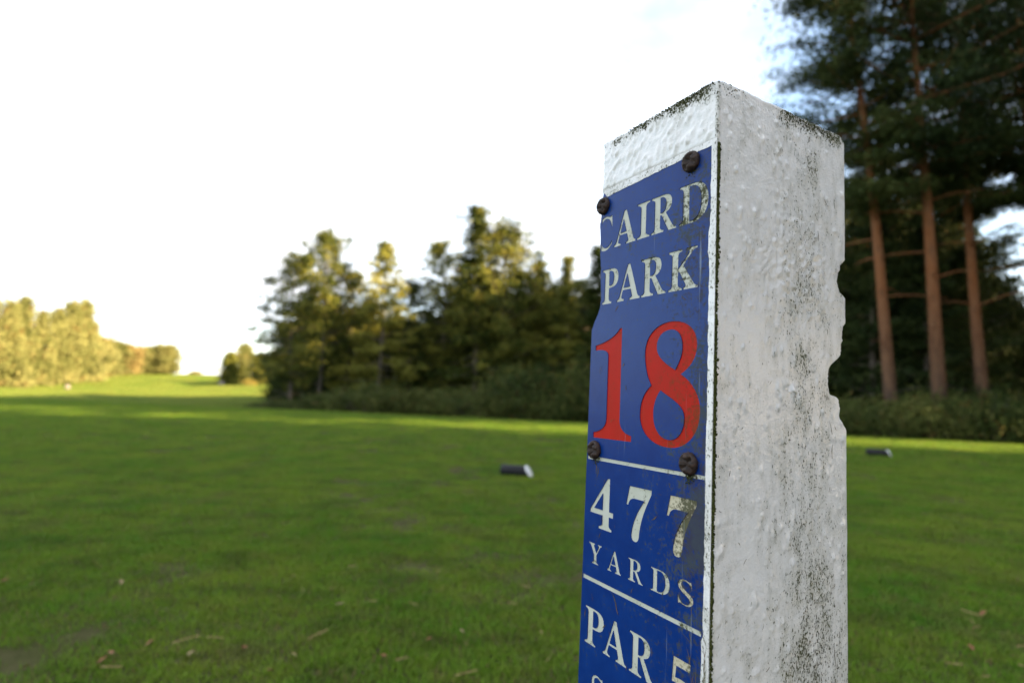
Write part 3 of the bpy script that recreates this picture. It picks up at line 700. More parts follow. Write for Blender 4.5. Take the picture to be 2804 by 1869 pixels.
def clippings():
    rng = random.Random(7); V, F = [], []
    def blade(x, y, w, L, ang, wd, face):
        n0 = len(V); ca, sa = math.cos(ang), math.sin(ang); K = 4; bend = rng.uniform(-0.5, 0.5)
        for k in range(K + 1):
            t = k / K - 0.5; a = L * t; b = bend * L * (t * t); ww = wd * (1 - abs(t) * 1.6)
            for sgn in (-1, 1):
                u = a * ca - (b + sgn * ww) * sa; z = a * sa + (b + sgn * ww) * ca; off = 0.15 + 0.5 * abs(t) * rng.random()
                V.append(((x + u) / 1000, (y - off) / 1000, LP - (w + z) / 1000) if face == 'L' else ((x + off) / 1000, (y + u) / 1000, LP - (w + z) / 1000))
        for k in range(K): i = n0 + 2 * k; F.append((i, i + 1, i + 3, i + 2))
    for k in range(46):
        w = rng.triangular(60, 400, 380); blade(rng.uniform(6, 106), 0, w, rng.uniform(1.5, 6), rng.gauss(1.4, 0.6), rng.uniform(0.12, 0.3), 'L')
    for k in range(26): blade(rng.uniform(100, 112), -0.9, rng.gauss(345, 16), rng.uniform(8, 26), rng.gauss(1.45, 0.22), rng.uniform(0.15, 0.3), 'L')
    for x, w, L, a in ((12, 240, 9, 1.5), (14, 243, 8, 1.7), (37, 168, 3, 2.2), (28, 128, 5, 2.3), (70, 263, 6, 2.5), (36, 322, 10, 1.1), (38, 327, 8, 1.2), (26, 342, 5, 2.4), (5, 341, 6, 1.6)): blade(x, 0, w, L, a, 0.4, 'L')
    for k in range(70): blade(112.95, rng.uniform(6, 124), rng.triangular(15, 390, 300), rng.uniform(1.2, 5), rng.gauss(1.5, 0.6), rng.uniform(0.1, 0.25), 'R')
    for y, w, L, a in ((106, 52, 9, 0.9), (116, 50, 9, 1.5), (98, 78, 10, 1.5), (40, 92, 3, 1.2), (112, 205, 14, 1.3), (112, 218, 9, 1.6), (114, 345, 16, 1.45)): blade(112.95, y, w, L, a, 0.28, 'R')
    o = obj('grass_clippings', mesh_np('grass_clippings', np.array(V), np.array(F), M_CLIP), post); o['kind'] = 'stuff'; o['label'] = 'thin dry grass clippings stuck to plate and paint'
clippings()
def fibres():
    rng = random.Random(31); V, F = [], []
    for (w0, w1, y0, n) in ((92, 112, 121, 26), (157, 183, 110, 40), (184, 202, 121.5, 18), (136, 156, 123.5, 10)):
        for k in range(n):
            w = rng.uniform(w0, w1); L = rng.uniform(3, 11); x = 112.6 - rng.uniform(0.2, 9); y = y0 + (112.6 - x) * 0.9 + rng.uniform(-1.2, 0.8); wd = rng.uniform(0.15, 0.45); n0 = len(V); dy = rng.uniform(0.2, 1.6)
            V += [(x / 1000, y / 1000, LP - (w - L / 2) / 1000), ((x - wd) / 1000, (y + wd) / 1000, LP - (w - L / 2) / 1000), ((x - wd * .5) / 1000, (y + dy) / 1000, LP - (w + L / 2) / 1000), (x / 1000, (y + dy * .9) / 1000, LP - (w + L / 2) / 1000)]; F.append((n0, n0 + 1, n0 + 2, n0 + 3))
    o = obj('torn_fibres', mesh_np('torn_fibres', np.array(V), np.array(F), M_FIBRE), post); o['kind'] = 'stuff'; o['label'] = 'torn bare wood fibres in the chipped edge'
M_FIBRE = simple('bare_wood_fibre', (.22, .18, .13), (.42, .36, .28), 300, 0.9, 0.2, 0.0004, 0.1)
fibres()

# ------------------------------------------------------------------ trees and shrubs
def leaf_quads(c, L, Wd, rng, up=0.0, droop=0.0):
    n = len(c); a = rng.normal(size=(n, 3)); a[:, 2] *= (1 - up); a[:, 2] -= droop; a /= np.linalg.norm(a, axis=1, keepdims=True)
    b = np.cross(a, rng.normal(size=(n, 3))); b /= np.linalg.norm(b, axis=1, keepdims=True) + 1e-9
    l = L * rng.uniform(0.6, 1.3, (n, 1)); w = Wd * rng.uniform(0.6, 1.3, (n, 1))
    V = np.stack([c - a * l / 2, c + b * w / 2, c + a * l / 2, c - b * w / 2], 1).reshape(-1, 3)
    return V, np.arange(4 * n).reshape(-1, 4)

def tube(pts, rad, sides=8):
    pts = np.array(pts); V, F = [], []; n = len(pts)
    for k in range(n):
        d = pts[min(k + 1, n - 1)] - pts[max(k - 1, 0)]; d = d / (np.linalg.norm(d) + 1e-9)
        a = np.cross(d, [0.3, 1, 0.1]); a /= np.linalg.norm(a); b = np.cross(d, a)
        for s in range(sides): t = 2 * math.pi * s / sides; V.append(pts[k] + rad[k] * (a * math.cos(t) + b * math.sin(t)))
    for k in range(n - 1):
        for s in range(sides): F.append((k * sides + s, k * sides + (s + 1) % sides, (k + 1) * sides + (s + 1) % sides, (k + 1) * sides + s))
    return V, F

def make_tree(seed, H, r0, hb, Rmax, prof, nbr, pads, nleaf, leaf, elev=(0.1, 0.5), padr=(0.32, 0.14), lean=(0, 0), bark=None, mat=None, dead=6, curve=0.25, inner=0.3, droop=0.0):
    """returns (trunk mesh, crown mesh). prof(f) gives the crown radius factor for f in 0..1 up the crown."""
    rng = np.random.default_rng(seed)
    zs = np.linspace(-0.15, H * 0.97, 14); ph = rng.uniform(0, 6.28)
    spine = np.stack([lean[0] * zs + curve * np.sin(zs / H * 4.2 + ph) * zs / H, lean[1] * zs + curve * np.cos(zs / H * 3.1 + ph) * zs / H, zs], -1)
    spine[:, :2] -= spine[0, :2]
    rad = r0 * (1 - 0.93 * np.clip(zs / H, 0, 1) ** 0.9); rad[0] *= 1.35; rad[1] *= 1.05
    TV, TF = tube(spine, rad, 10); TV = list(TV); TF = list(TF)
    at = lambda z: np.array([np.interp(z, zs, spine[:, 0]), np.interp(z, zs, spine[:, 1]), z])
    C = []
    for i in range(nbr):
        f = ((i + rng.random()) / nbr); z = hb + (H * 0.985 - hb) * f
        az = i * 2.399 + rng.normal(0, 0.5); ln = Rmax * max(prof(f), 0.05) * rng.uniform(0.6, 1.15)
        el = elev[0] + (elev[1] - elev[0]) * f + rng.normal(0, 0.12)
        d = np.array([math.cos(az) * math.cos(el), math.sin(az) * math.cos(el), math.sin(el)]); s = at(z - 0.15 * ln)
        mid = s + d * ln * 0.55 + np.array([0, 0, -0.05 * ln]); end = s + d * ln
        rb = max(0.012, 0.16 * np.interp(z, zs, rad) + 0.008 * ln)
        v, fc = tube([s, mid, end], [rb, rb * 0.7, rb * 0.25], 5); o = len(TV); TV += list(v); TF += [tuple(x + o for x in q) for q in fc]
        k = max(2, int(pads * (0.45 + 0.55 * ln / Rmax)))
        for j in range(k):
            t = inner + (1 - inner) * (j + rng.random()) / k
            p = s + (mid - s) * min(t / 0.55, 1) + (end - mid) * max(0, (t - 0.55) / 0.45)
            p = p + rng.normal(0, 0.16 * ln, 3) * np.array([1, 1, 0.45])
            m = int(nleaf * rng.uniform(0.6, 1.3)); sc = rng.uniform(0.7, 1.25)
            C.append(p + rng.normal(size=(m, 3)) * np.array([padr[0], padr[0], padr[1]]) * sc)
    for i in range(dead):                                          # bare dead limbs below the crown
        z = rng.uniform(hb * 0.35, hb); az = rng.uniform(0, 6.28); ln = rng.uniform(0.5, 1.6); s = at(z)
        e = s + np.array([math.cos(az), math.sin(az), rng.uniform(-0.25, 0.25)]) * ln
        v, fc = tube([s, (s + e) / 2 + np.array([0, 0, 0.06]), e], [0.025, 0.016, 0.006], 4); o = len(TV); TV += list(v); TF += [tuple(x + o for x in q) for q in fc]
    C = np.concatenate(C); C[:, 2] = np.maximum(C[:, 2], 0.05)
    V, F = leaf_quads(C, leaf[0], leaf[1], rng, 0.3, droop)
    return mesh_np('trunk', np.array(TV), np.array(TF), bark, True), mesh_np('crown', V, F, mat)

def place(name, meshes, loc, label, cat, group=None, rz=0.0, sc=(1, 1, 1), tilt=(0, 0), crown_mat=None):
    e = empty(name, loc, rz); e.scale = sc; e.rotation_euler = (tilt[0], tilt[1], rz)
    a = obj('trunk', meshes[0], e); b = obj('crown', meshes[1], e)
    if crown_mat:
        b.material_slots[0].link = 'OBJECT'; b.material_slots[0].material = crown_mat
    tag(e, label, cat, group); return e

round_top = lambda f: (0.55 + 0.45 * math.sin(min(f * 2.2, 1) * math.pi / 2)) * math.sqrt(max(0, 1 - max(0, (f - 0.35) / 0.65) ** 2.2))
cone = lambda f: (1 - f) ** 0.95 * (0.75 + 0.25 * math.sin(min(f * 6, 1) * math.pi / 2))
ovalp = lambda f: math.sqrt(max(0.0, 1 - (2 * f - 0.9) ** 2 / 1.25))
flatbase = lambda f: (1 - f * 0.55) * math.sqrt(max(0, 1 - max(0, (f - 0.5) / 0.5) ** 2))

PINE_A = make_tree(11, 14.0, 0.155, 5.7, 1.75, round_top, 56, 9, 84, (0.15, 0.042), (-0.25, 0.6), (0.21, 0.08), (-0.07, 0), M_BARK, M_PINE, 7, 0.3)
PINE_B = make_tree(12, 14.5, 0.17, 6.6, 2.9, round_top, 66, 9, 84, (0.15, 0.042), (-0.2, 0.55), (0.21, 0.08), (-0.02, 0), M_BARK, M_PINE, 7, 0.15)
PINE_C = make_tree(13, 13.5, 0.15, 6.2, 2.7, round_top, 60, 8, 84, (0.15, 0.042), (-0.25, 0.5), (0.21, 0.08), (-0.02, 0.01), M_BARK, M_PINE, 7, 0.2)
MID_A = make_tree(21, 9.0, 0.14, 1.7, 2.4, flatbase, 54, 8, 64, (0.14, 0.07), (-0.15, 0.75), (0.20, 0.09), (0, 0), M_BARK2, M_CONIFER, 6, 0.25)
MID_B = make_tree(22, 8.0, 0.13, 1.5, 2.3, round_top, 48, 8, 64, (0.14, 0.07), (-0.1, 0.6), (0.21, 0.09), (0.01, 0), M_BARK2, M_CONIFER, 6, 0.35)
MID_C = make_tree(23, 9.0, 0.14, 1.2, 2.2, cone, 66, 8, 62, (0.14, 0.065), (-0.25, 0.4), (0.19, 0.08), (0, 0), M_BARK2, M_CONIFER, 5, 0.12)
MID_D = make_tree(24, 8.5, 0.15, 1.7, 2.6, ovalp, 50, 9, 70, (0.14, 0.08), (0.1, 0.9), (0.22, 0.13), (0, 0), M_BARK2, M_BROAD, 4, 0.2)
THICK = make_tree(25, 7.0, 0.12, 0.2, 2.6, ovalp, 64, 9, 60, (0.26, 0.13), (-0.1, 0.7), (0.42, 0.34), (0, 0), M_BARK2, M_PINE, 0, 0.15)
LARCH = make_tree(31, 9.0, 0.16, 0.3, 2.4, cone, 60, 8, 44, (0.34, 0.15), (-0.1, 0.4), (0.36, 0.28), (0, 0), M_BARK2, M_LARCH, 0, 0.1)
ROUND = make_tree(32, 6.0, 0.16, 0.6, 2.4, ovalp, 44, 8, 44, (0.36, 0.18), (0.0, 0.8), (0.42, 0.34), (0, 0), M_BARK2, M_LARCH, 0, 0.1)

def gz(x, y): return float(ground_z(np.array([x]), np.array([y]))[0])
def at_px(px, depth):      # horizontal position at a picture column (of 2352) and distance
    return ((px * 1.1922 - 1402) / 1521.5 * depth, depth)

# tall pines on the right
for meshes, px, dep, rz, sc, lab in ((PINE_A, 2052, 13.2, 0.0, 1.0, 'tall Scots pine with a leaning curved trunk, nearest the post'),
                                     (PINE_B, 2157, 13.0, 0.0, 1.0, 'tall Scots pine with the thickest orange trunk, middle of three'),
                                     (PINE_C, 2262, 13.8, 0.3, 1.0, 'tall Scots pine with dark red trunk at the right of three')):
    x, y = at_px(px, dep)
    place('scots_pine', meshes, (x, y, gz(x, y)), lab, 'tree', 'Scots pines beside the tee', rz if meshes is not PINE_A else 0.0, (sc, sc, sc))
k = 0
for px, dep, H, mk in ((2010, 16, .80, MID_A), (2090, 18, .9, MID_B), (2130, 15.5, .72, MID_C), (2195, 20, .95, MID_A), (2235, 16.5, .66, MID_D), (1985, 21, 1.0, MID_C), (2060, 24, 1.05, MID_A),
                       (2290, 19, .55, MID_B), (2340, 17, .46, MID_C), (2390, 20, .5, MID_D), (2150, 26, 1.05, MID_B), (2430, 17, .5, MID_B), (2310, 27, .6, MID_A), (1990, 19, .85, THICK), (2075, 20.5, .9, THICK), (2165, 19, .8, THICK), (2250, 21, .72, THICK), (2330, 20, .55, THICK), (2410, 19, .55, THICK)):
    x, y = at_px(px, dep); rz = (k * 2.1) % 6.28; k += 1
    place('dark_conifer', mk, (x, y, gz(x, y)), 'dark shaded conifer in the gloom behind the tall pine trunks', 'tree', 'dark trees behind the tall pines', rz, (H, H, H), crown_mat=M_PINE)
for px, dep, H in ((2400, 14.2, 1.0), (2490, 14.0, 1.05), (2085, 20.0, .70), (2150, 22.0, .72), (2000, 18.5, .66), (2215, 18.0, .70)):
    x, y = at_px(px, dep); k += 1
    place('scots_pine', PINE_C if k % 2 else PINE_B, (x, y, gz(x, y)), 'tall Scots pine with mostly hidden trunk behind the three front pines', 'tree', 'Scots pines behind the front three', k * 1.9, (H, H, H))

# the copse in the middle
H = 'dark conifer of the wood hidden behind the white post'
MIDS = ((672, 23.0, MID_B, 6.6, .85, None, 'low dark conifer at the left end of the copse'),
        (738, 25.0, MID_D, 7.9, .72, M_CONIFER, 'tree with sunlit yellow-green top, first tall one from the copse left'),
        (800, 26.5, MID_B, 6.6, .9, None, 'dark conifer between the two left sunlit tops of the copse'),
        (872, 25.0, MID_A, 7.7, .9, None, 'pine with flat yellow-lit top left of the sky gap'),
        (940, 27.5, MID_B, 6.4, .85, None, 'dark pine right beside the sky gap in the copse'),
        (1012, 28.0, MID_B, 8.6, .7, None, 'thin ragged pine left of the tallest copse tree'),
        (1092, 26.0, MID_C, 10.0, 1.05, None, 'tallest pointed conifer of the copse with sunlit crown'),
        (1160, 26.5, MID_D, 9.0, .95, None, 'broad round yellow-green tree right of the tallest conifer'),
        (1235, 27.0, MID_A, 7.6, .95, None, 'dark sloping-topped conifer right of the round tree'),
        (1306, 26.0, MID_C, 7.7, .8, None, 'narrow spire-topped dark conifer left of the post'),
        (1372, 25.0, MID_C, 7.9, .95, None, 'dark conifer half hidden by the left edge of the post'),
        (1455, 25.5, MID_A, 6.8, .95, None, H), (1520, 23.5, MID_B, 7.0, .95, None, H), (1590, 26.0, MID_D, 7.8, .95, M_CONIFER, H), (1650, 23.0, MID_A, 8.2, 1.0, None, H), (1720, 25.0, MID_B, 8.8, 1.0, None, H), (1790, 22.5, MID_A, 9.4, .95, None, H), (1850, 24.5, MID_D, 10.5, .95, M_CONIFER, H), (1700, 19.5, MID_A, 9.6, .9, None, H), (1790, 19.0, MID_D, 9.6, .85, M_CONIFER, H), (1860, 20.5, MID_B, 9.0, .85, None, H), (1640, 28.5, MID_B, 8.2, 1.0, None, H), (1760, 28.0, MID_A, 9.0, 1.0, None, H))
BASEH = {id(MID_A): 9.0, id(MID_B): 8.0, id(MID_C): 9.0, id(MID_D): 8.5, id(THICK): 7.0}
for i, (px, dep, mk, H, wf, cm, lab) in enumerate(MIDS):
    x, y = at_px(px, dep); s = H / BASEH[id(mk)]
    place('copse_tree', mk, (x, y, gz(x, y)), lab, 'tree', 'trees of the copse', i * 1.7, (s * wf, s * wf, s), crown_mat=cm)
# second row fills the copse
for i, (px, dep, mk, H) in enumerate(((700, 29, MID_A, 5.6), (770, 31, MID_C, 6.2), (845, 30, MID_B, 5.8), (905, 33, MID_A, 5.8), (985, 32, MID_C, 5.6), (1050, 30, MID_B, 7.2), (1125, 32, MID_A, 8.0), (1200, 31, MID_B, 7.6), (1270, 32, MID_A, 7.2), (1340, 30, MID_B, 7.2), (675, 33, THICK, 4.6), (735, 34, THICK, 5.6), (800, 33, THICK, 5.4), (865, 35, THICK, 5.2), (930, 34, THICK, 5.0), (1000, 35, THICK, 5.2), (1070, 34, THICK, 6.2), (1140, 35, THICK, 6.6), (1210, 34, THICK, 6.4), (1280, 35, THICK, 6.4), (1350, 33, THICK, 6.4))):
    x, y = at_px(px, dep); s = H / BASEH[id(mk)]
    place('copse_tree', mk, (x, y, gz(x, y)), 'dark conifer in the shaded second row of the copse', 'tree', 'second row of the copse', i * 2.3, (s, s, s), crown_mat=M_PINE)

# far left row, lit by the sun
ROW = ((-25, 56, LARCH, 9.0, None, 'golden tree cut by the left picture edge'), (18, 57, LARCH, 8.8, None, 'golden tree second from the left picture edge'),
       (48, 60, LARCH, 9.6, None, 'tallest golden tree of the left row'), (92, 63, LARCH, 8.4, None, 'golden tree in the dip of the left row'),
       (128, 66, LARCH, 8.9, None, 'golden tree right of the dip in the left row'), (160, 69, LARCH, 10.0, None, 'tall golden tree second from the right of the left row'),
       (188, 72, LARCH, 10.6, None, 'tall golden-green tree at the right end of the tall left row'), (210, 80, LARCH, 8.2, None, 'shorter golden tree stepping down right of the tall left row'))
for i, (px, dep, mk, H, cm, lab) in enumerate(ROW):
    x, y = at_px(px, dep); s = H / 9.0
    place('autumn_tree', mk, (x, y, gz(x, y)), lab, 'tree', 'golden trees in a row on the left', i * 1.3, (s * .92, s * .92, s), crown_mat=cm)
FAR = ((232, 90, 6.0, None, 'small green-gold far tree next to the tall left row'), (266, 96, 5.4, None, 'small gold far tree, second right of the tall left row'),
       (296, 98, 4.9, M_RUST, 'small rust-tinged far tree left of the sky gap'), (334, 104, 4.9, None, 'small gold-brown far tree, third from the sky gap'), (366, 106, 5.2, M_FARG, 'small far green tree, second from the sky gap'), (388, 106, 5.2, M_FARG, 'small far green tree right on the edge of the sky gap'))
for i, (px, dep, H, cm, lab) in enumerate(FAR):
    x, y = at_px(px, dep); s = H / 6.0
    place('far_tree', ROUND, (x, y, gz(x, y)), lab, 'tree', 'small far trees at the end of the fairway', i * 1.1, (s * 1.15, s * 1.15, s), crown_mat=cm)
for i, (px, dep, H, wf, cm, lab) in enumerate(((530, 78, 4.2, .8, M_CONIFER, 'small dark green tree on the right edge of the sky gap'), (562, 80, 5.4, .62, M_LARCH, 'small far tree with pale sunlit top right of the sky gap'), (600, 76, 4.0, .9, M_CONIFER, 'low dark far tree beside the copse left end'), (640, 72, 4.4, .9, M_CONIFER, 'low far tree half behind the copse left end'))):
    x, y = at_px(px, dep); s = H / 6.0
    place('far_tree', ROUND, (x, y, gz(x, y)), lab, 'tree', 'small far trees right of the sky gap', i * 1.9 + 0.4, (s * wf, s * wf, s), crown_mat=cm)

# ---- shrubs
def make_bush(seed, n, leaf, mat):
    rng = np.random.default_rng(seed); C = []; TV, TF = [], []
    for i in range(46):
        az = rng.uniform(0, 6.28); r = math.sqrt(rng.random()) * 0.95; h = (0.35 + 0.65 * math.sqrt(max(0, 1 - r * r))) * rng.uniform(0.45, 1.05)
        p = np.array([math.cos(az) * r, math.sin(az) * r, h]); C.append(p + rng.normal(size=(n, 3)) * np.array([.16, .16, .12]))
        s = np.array([math.cos(az) * r * .3, math.sin(az) * r * .3, -0.02]); v, fc = tube([s, (s + p) / 2 + np.array([0, 0, .1]), p], [.012, .008, .003], 4); o = len(TV); TV += list(v); TF += [tuple(x + o for x in q) for q in fc]
        C.append(np.stack([rng.normal(p[0], .18, n // 2), rng.normal(p[1], .18, n // 2), rng.uniform(0, h, n // 2)], -1))
    C = np.concatenate(C); C[:, 2] = np.maximum(C[:, 2], 0.01); V, F = leaf_quads(C, leaf[0], leaf[1], rng, 0.2)
    return mesh_np('stems', np.array(TV), np.array(TF), M_BARK2), mesh_np('foliage', V, F, mat)
BUSHES = [make_bush(s, 60, (0.085, 0.05), M_BRAMBLE) for s in (41, 42, 43)]
def bush(loc, sc, mk, label, group, rz, mat=None, name='bramble_bush'):
    e = empty(name, loc, rz); e.scale = sc; obj('stems', mk[0], e); b = obj('foliage', mk[1], e)
    if mat: b.material_slots[0].link = 'OBJECT'; b.material_slots[0].material = mat
    tag(e, label, 'bush', group)
rb = random.Random(4)
for i in range(22):
    px = 640 + i * 36 + rb.uniform(-12, 12); dep = 20.5 - (px - 640) * 0.0035 + rb.uniform(-.5, 1.6); x, y = at_px(px, dep)
    h = rb.uniform(.45, 1.2) * (0.45 + 1.1 * min(1, (px - 640) / 450)); w = rb.uniform(.9, 1.3)
    bush((x, y, gz(x, y) - .02), (w, w, h), BUSHES[i % 3], 'dark bramble bush in the thicket at the foot of the copse', 'bramble thicket under the copse', rb.uniform(0, 6))
for i in range(17):
    px = 1880 + i * 38 + rb.uniform(-14, 14); s0 = rb.uniform(.7, 1.5); brg = (px * 1.1922 - 1402) / 1521.5
    dep = (TS + s0) / (TN[0] * brg + TN[1]); x, y = brg * dep, dep; h = rb.uniform(.4, .95); w = rb.uniform(.5, .85)
    bush((x, y, gz(x, y) - .02), (w, w, h), BUSHES[(i + 1) % 3], 'dark bramble bush in the hedge along the tee under the pines', 'bramble hedge under the pines', rb.uniform(0, 6))
for i in range(14):
    px = 1950 + i * 42 + rb.uniform(-14, 14); s0 = rb.uniform(2.2, 5.0); brg = (px * 1.1922 - 1402) / 1521.5
    dep = (TS + s0) / (TN[0] * brg + TN[1]); x, y = brg * dep, dep; h = rb.uniform(.8, 1.2); w = rb.uniform(.8, 1.1)
    bush((x, y, gz(x, y) - .02), (w, w, h), BUSHES[i % 3], 'dark undergrowth bush among the pine trunks', 'undergrowth among the pines', rb.uniform(0, 6))
for i in range(11):
    px = 1425 + i * 42 + rb.uniform(-12, 12); dep = 17.6 - (px - 1400) * 0.0045 + rb.uniform(-.4, 1.2); x, y = at_px(px, dep); h = rb.uniform(.8, 1.4); w = rb.uniform(.9, 1.3)
    bush((x, y, gz(x, y) - .02), (w, w, h), BUSHES[i % 3], 'bramble bush hidden behind the white post', 'brambles behind the post', rb.uniform(0, 6))
x, y = at_px(577, 70); bush((x, y, gz(x, y) - .02), (.75, .75, .9), BUSHES[0], 'small sunlit yellow bush beside the far trees', None, 1.0, M_YBUSH, 'yellow_bush')
x, y = at_px(452, 112); bush((x, y, gz(x, y) - .02), (1.3, 1.3, 1.0), BUSHES[1], 'tiny yellow bush on the horizon in the sky gap', None, 2.0, M_YBUSH, 'yellow_bush')

# ---- pine wood behind and beside the viewer: it casts the shade that lies over the tee
def shade_wood():
    rng = np.random.default_rng(77); P = []
    n_ = np.array([-SUN_H.y, SUN_H.x])                     # left of the direction to the sun
    d_ = np.array([SUN_H.x, SUN_H.y])
    for a in np.arange(9, 72, 3.4):
        for b in np.arange(-46, 40, 3.6):
            p = np.array([5.0, 9.8]) + d_ * (a + rng.uniform(-1.2, 1.2)) + n_ * (b + rng.uniform(-1.2, 1.2))
            off = b
            if -1.5 < off < 0.9 and a > 13: continue                  # a ride through the wood lets the low sun in along the edge of the tee
            brg = p[0] / max(p[1], 0.01)
            if p[1] > 0 and brg < 1.12: continue           # stays outside the picture
            if np.hypot(*p) < (20 if off < 0 else 10): continue
            P.append((p[0], p[1], rng.uniform(0.9, 1.15) if off < 6 else rng.uniform(0.55, 0.75), rng.uniform(0, 6.28)))
    P = np.array(P)
    nodes = []
    tv = []; 
    me = bpy.data.meshes.new('pine_wood')
    base_v, base_f = [], []
    off = 0
    for mesh, mi in ((PINE_C[0], 0), (PINE_C[1], 1)):
        co = np.zeros(len(mesh.vertices) * 3, np.float32); mesh.vertices.foreach_get('co', co)
        li = np.zeros(len(mesh.loops), np.int32); mesh.loops.foreach_get('vertex_index', li)
        base_v.append(co.reshape(-1, 3)); base_f.append(li.reshape(-1, 4) + off); off += len(mesh.vertices)
    V = np.concatenate(base_v); F = np.concatenate(base_f); mi = np.concatenate([np.zeros(len(base_f[0]), np.int32), np.ones(len(base_f[1]), np.int32)])
    z = ground_z(P[:, 0], P[:, 1]); allv = np.concatenate([V, np.stack([P[:, 0], P[:, 1], z], -1).astype(np.float32)])
    me.vertices.add(len(allv)); me.vertices.foreach_set('co', allv.astype(np.float32).ravel())
    me.loops.add(F.size); me.loops.foreach_set('vertex_index', F.ravel().astype(np.int32))
    me.polygons.add(len(F)); me.polygons.foreach_set('loop_start', np.arange(0, F.size, 4, dtype=np.int32)); me.polygons.foreach_set('material_index', mi); me.update(calc_edges=True)
    me.materials.append(M_BARK); me.materials.append(M_PINE)
    for nm, val in (('which', np.concatenate([np.zeros(len(V)), np.ones(len(P))])), ('scl', np.concatenate([np.ones(len(V)), P[:, 2]])), ('rot', np.concatenate([np.zeros(len(V)), P[:, 3]]))):
        at = me.attributes.new(nm, 'FLOAT', 'POINT'); at.data.foreach_set('value', val.astype(np.float32))
    o = obj('pine_wood', me); tag(o, 'dense pine wood standing behind the viewer and shading the tee', 'wood', None, 'stuff')
    ng = bpy.data.node_groups.new('scatter_wood', 'GeometryNodeTree')
    ng.interface.new_socket('Geometry', in_out='INPUT', socket_type='NodeSocketGeometry'); ng.interface.new_socket('Geometry', in_out='OUTPUT', socket_type='NodeSocketGeometry')
    N, L = ng.nodes, ng.links; gi = N.new('NodeGroupInput'); go = N.new('NodeGroupOutput')
    def attr(nm):
        a = N.new('GeometryNodeInputNamedAttribute'); a.data_type = 'FLOAT'; a.inputs['Name'].default_value = nm; return a.outputs[0]
    c = N.new('FunctionNodeCompare'); c.data_type = 'FLOAT'; c.operation = 'GREATER_THAN'; L.new(attr('which'), c.inputs[0]); c.inputs[1].default_value = 0.5
    sp = N.new('GeometryNodeSeparateGeometry'); sp.domain = 'POINT'; L.new(gi.outputs[0], sp.inputs[0]); L.new(c.outputs[0], sp.inputs[1])
    iop = N.new('GeometryNodeInstanceOnPoints'); L.new(sp.outputs[0], iop.inputs['Points']); L.new(sp.outputs[1], iop.inputs['Instance'])
    cx = N.new('ShaderNodeCombineXYZ'); L.new(attr('rot'), cx.inputs[2]); L.new(cx.outputs[0], iop.inputs['Rotation']); L.new(attr('scl'), iop.inputs['Scale']); L.new(iop.outputs[0], go.inputs[0])
    md = o.modifiers.new('scatter', 'NODES'); md.node_group = ng
shade_wood()

# ------------------------------------------------------------------ small things on the grass
def tee_marker(loc, rz, label):
    e = empty('tee_marker', loc, rz); N = 24; rad = 0.052; L = 0.27
    V, F = [], []
    xs = [0.0, 0.006, L * 0.5, L * 0.94]
    for k, x0 in enumerate(xs):
        for s in range(N):
            t = 2 * math.pi * s / N; r_ = rad * (0.9 if k == 0 else 1.0); y, z = r_ * math.cos(t), r_ * math.sin(t)
            sl = (x0 / L) * (-z * 0.55 + y * -0.1)            # oblique cut grows towards the painted end
            V.append((x0 + sl, y, z + rad - 0.008))
    for k in range(len(xs) - 1):
        for s in range(N): F.append((k * N + s, k * N + (s + 1) % N, (k + 1) * N + (s + 1) % N, (k + 1) * N + s))
    bm = bmesh.new(); vs = [bm.verts.new(v) for v in V]
    for f in F: bm.faces.new([vs[i] for i in f][::-1])
    bm.faces.new(vs[:N]); me = bpy.data.meshes.new('log'); bmesh.ops.recalc_face_normals(bm, faces=bm.faces[:]); bm.to_mesh(me); bm.free(); me.materials.append(M_BLACK)
    for p in me.polygons: p.use_smooth = len(p.vertices) == 4
    obj('log', me, e)
    V2 = []
    for x0, q in ((L * 0.94, 1.0), (L * 0.94, 1.012), (L * 0.975, 1.012), (L, 0.95), (L, 0.6), (L, 0.05)):
        for s in range(N):
            t = 2 * math.pi * s / N; y, z = rad * q * math.cos(t), rad * q * math.sin(t); V2.append((x0 + (-z * 0.55 + y * -0.1) * min(1, x0 / L), y, z + rad - 0.008))
    F2 = [(k * N + s, k * N + (s + 1) % N, (k + 1) * N + (s + 1) % N, (k + 1) * N + s) for k in range(5) for s in range(N)]
    obj('painted_end', mesh_np('painted_end', np.array(V2), np.array(F2), M_WHITE, False), e)
    tag(e, label, 'tee marker', 'tee markers')
tee_marker((-0.065, 5.12, 0), R(-22), 'black log tee marker with white cut end, left of the post')
tee_marker((4.83, 7.62, 0), R(-34), 'black log tee marker with white end, right of the post')

def stone(loc, sc, label, seed):
    bm = bmesh.new(); bmesh.ops.create_icosphere(bm, subdivisions=3, radius=1.0)
    for v in bm.verts:
        n = fbm(np.array([v.co * 1.3 + Vector((seed, 0, 0))]), 3, seed)[0]; v.co *= 0.75 + 0.5 * n; v.co.z = max(v.co.z, -0.35)
    me = bpy.data.meshes.new('marker_stone'); bm.to_mesh(me); bm.free(); me.materials.append(M_STONE)
    for p in me.polygons: p.use_smooth = True
    o = obj('marker_stone', me); o.location = loc; o.scale = sc; tag(o, label, 'stone')
x, y = at_px(163, 58); stone((x, y, gz(x, y) + .18), (.24, .24, .34), 'pale rounded stone at the foot of the golden left trees', 3)
x, y = at_px(513, 74); stone((x, y, gz(x, y) + .2), (.42, .36, .40), 'pale rounded stone under the far trees right of the sky gap', 5)

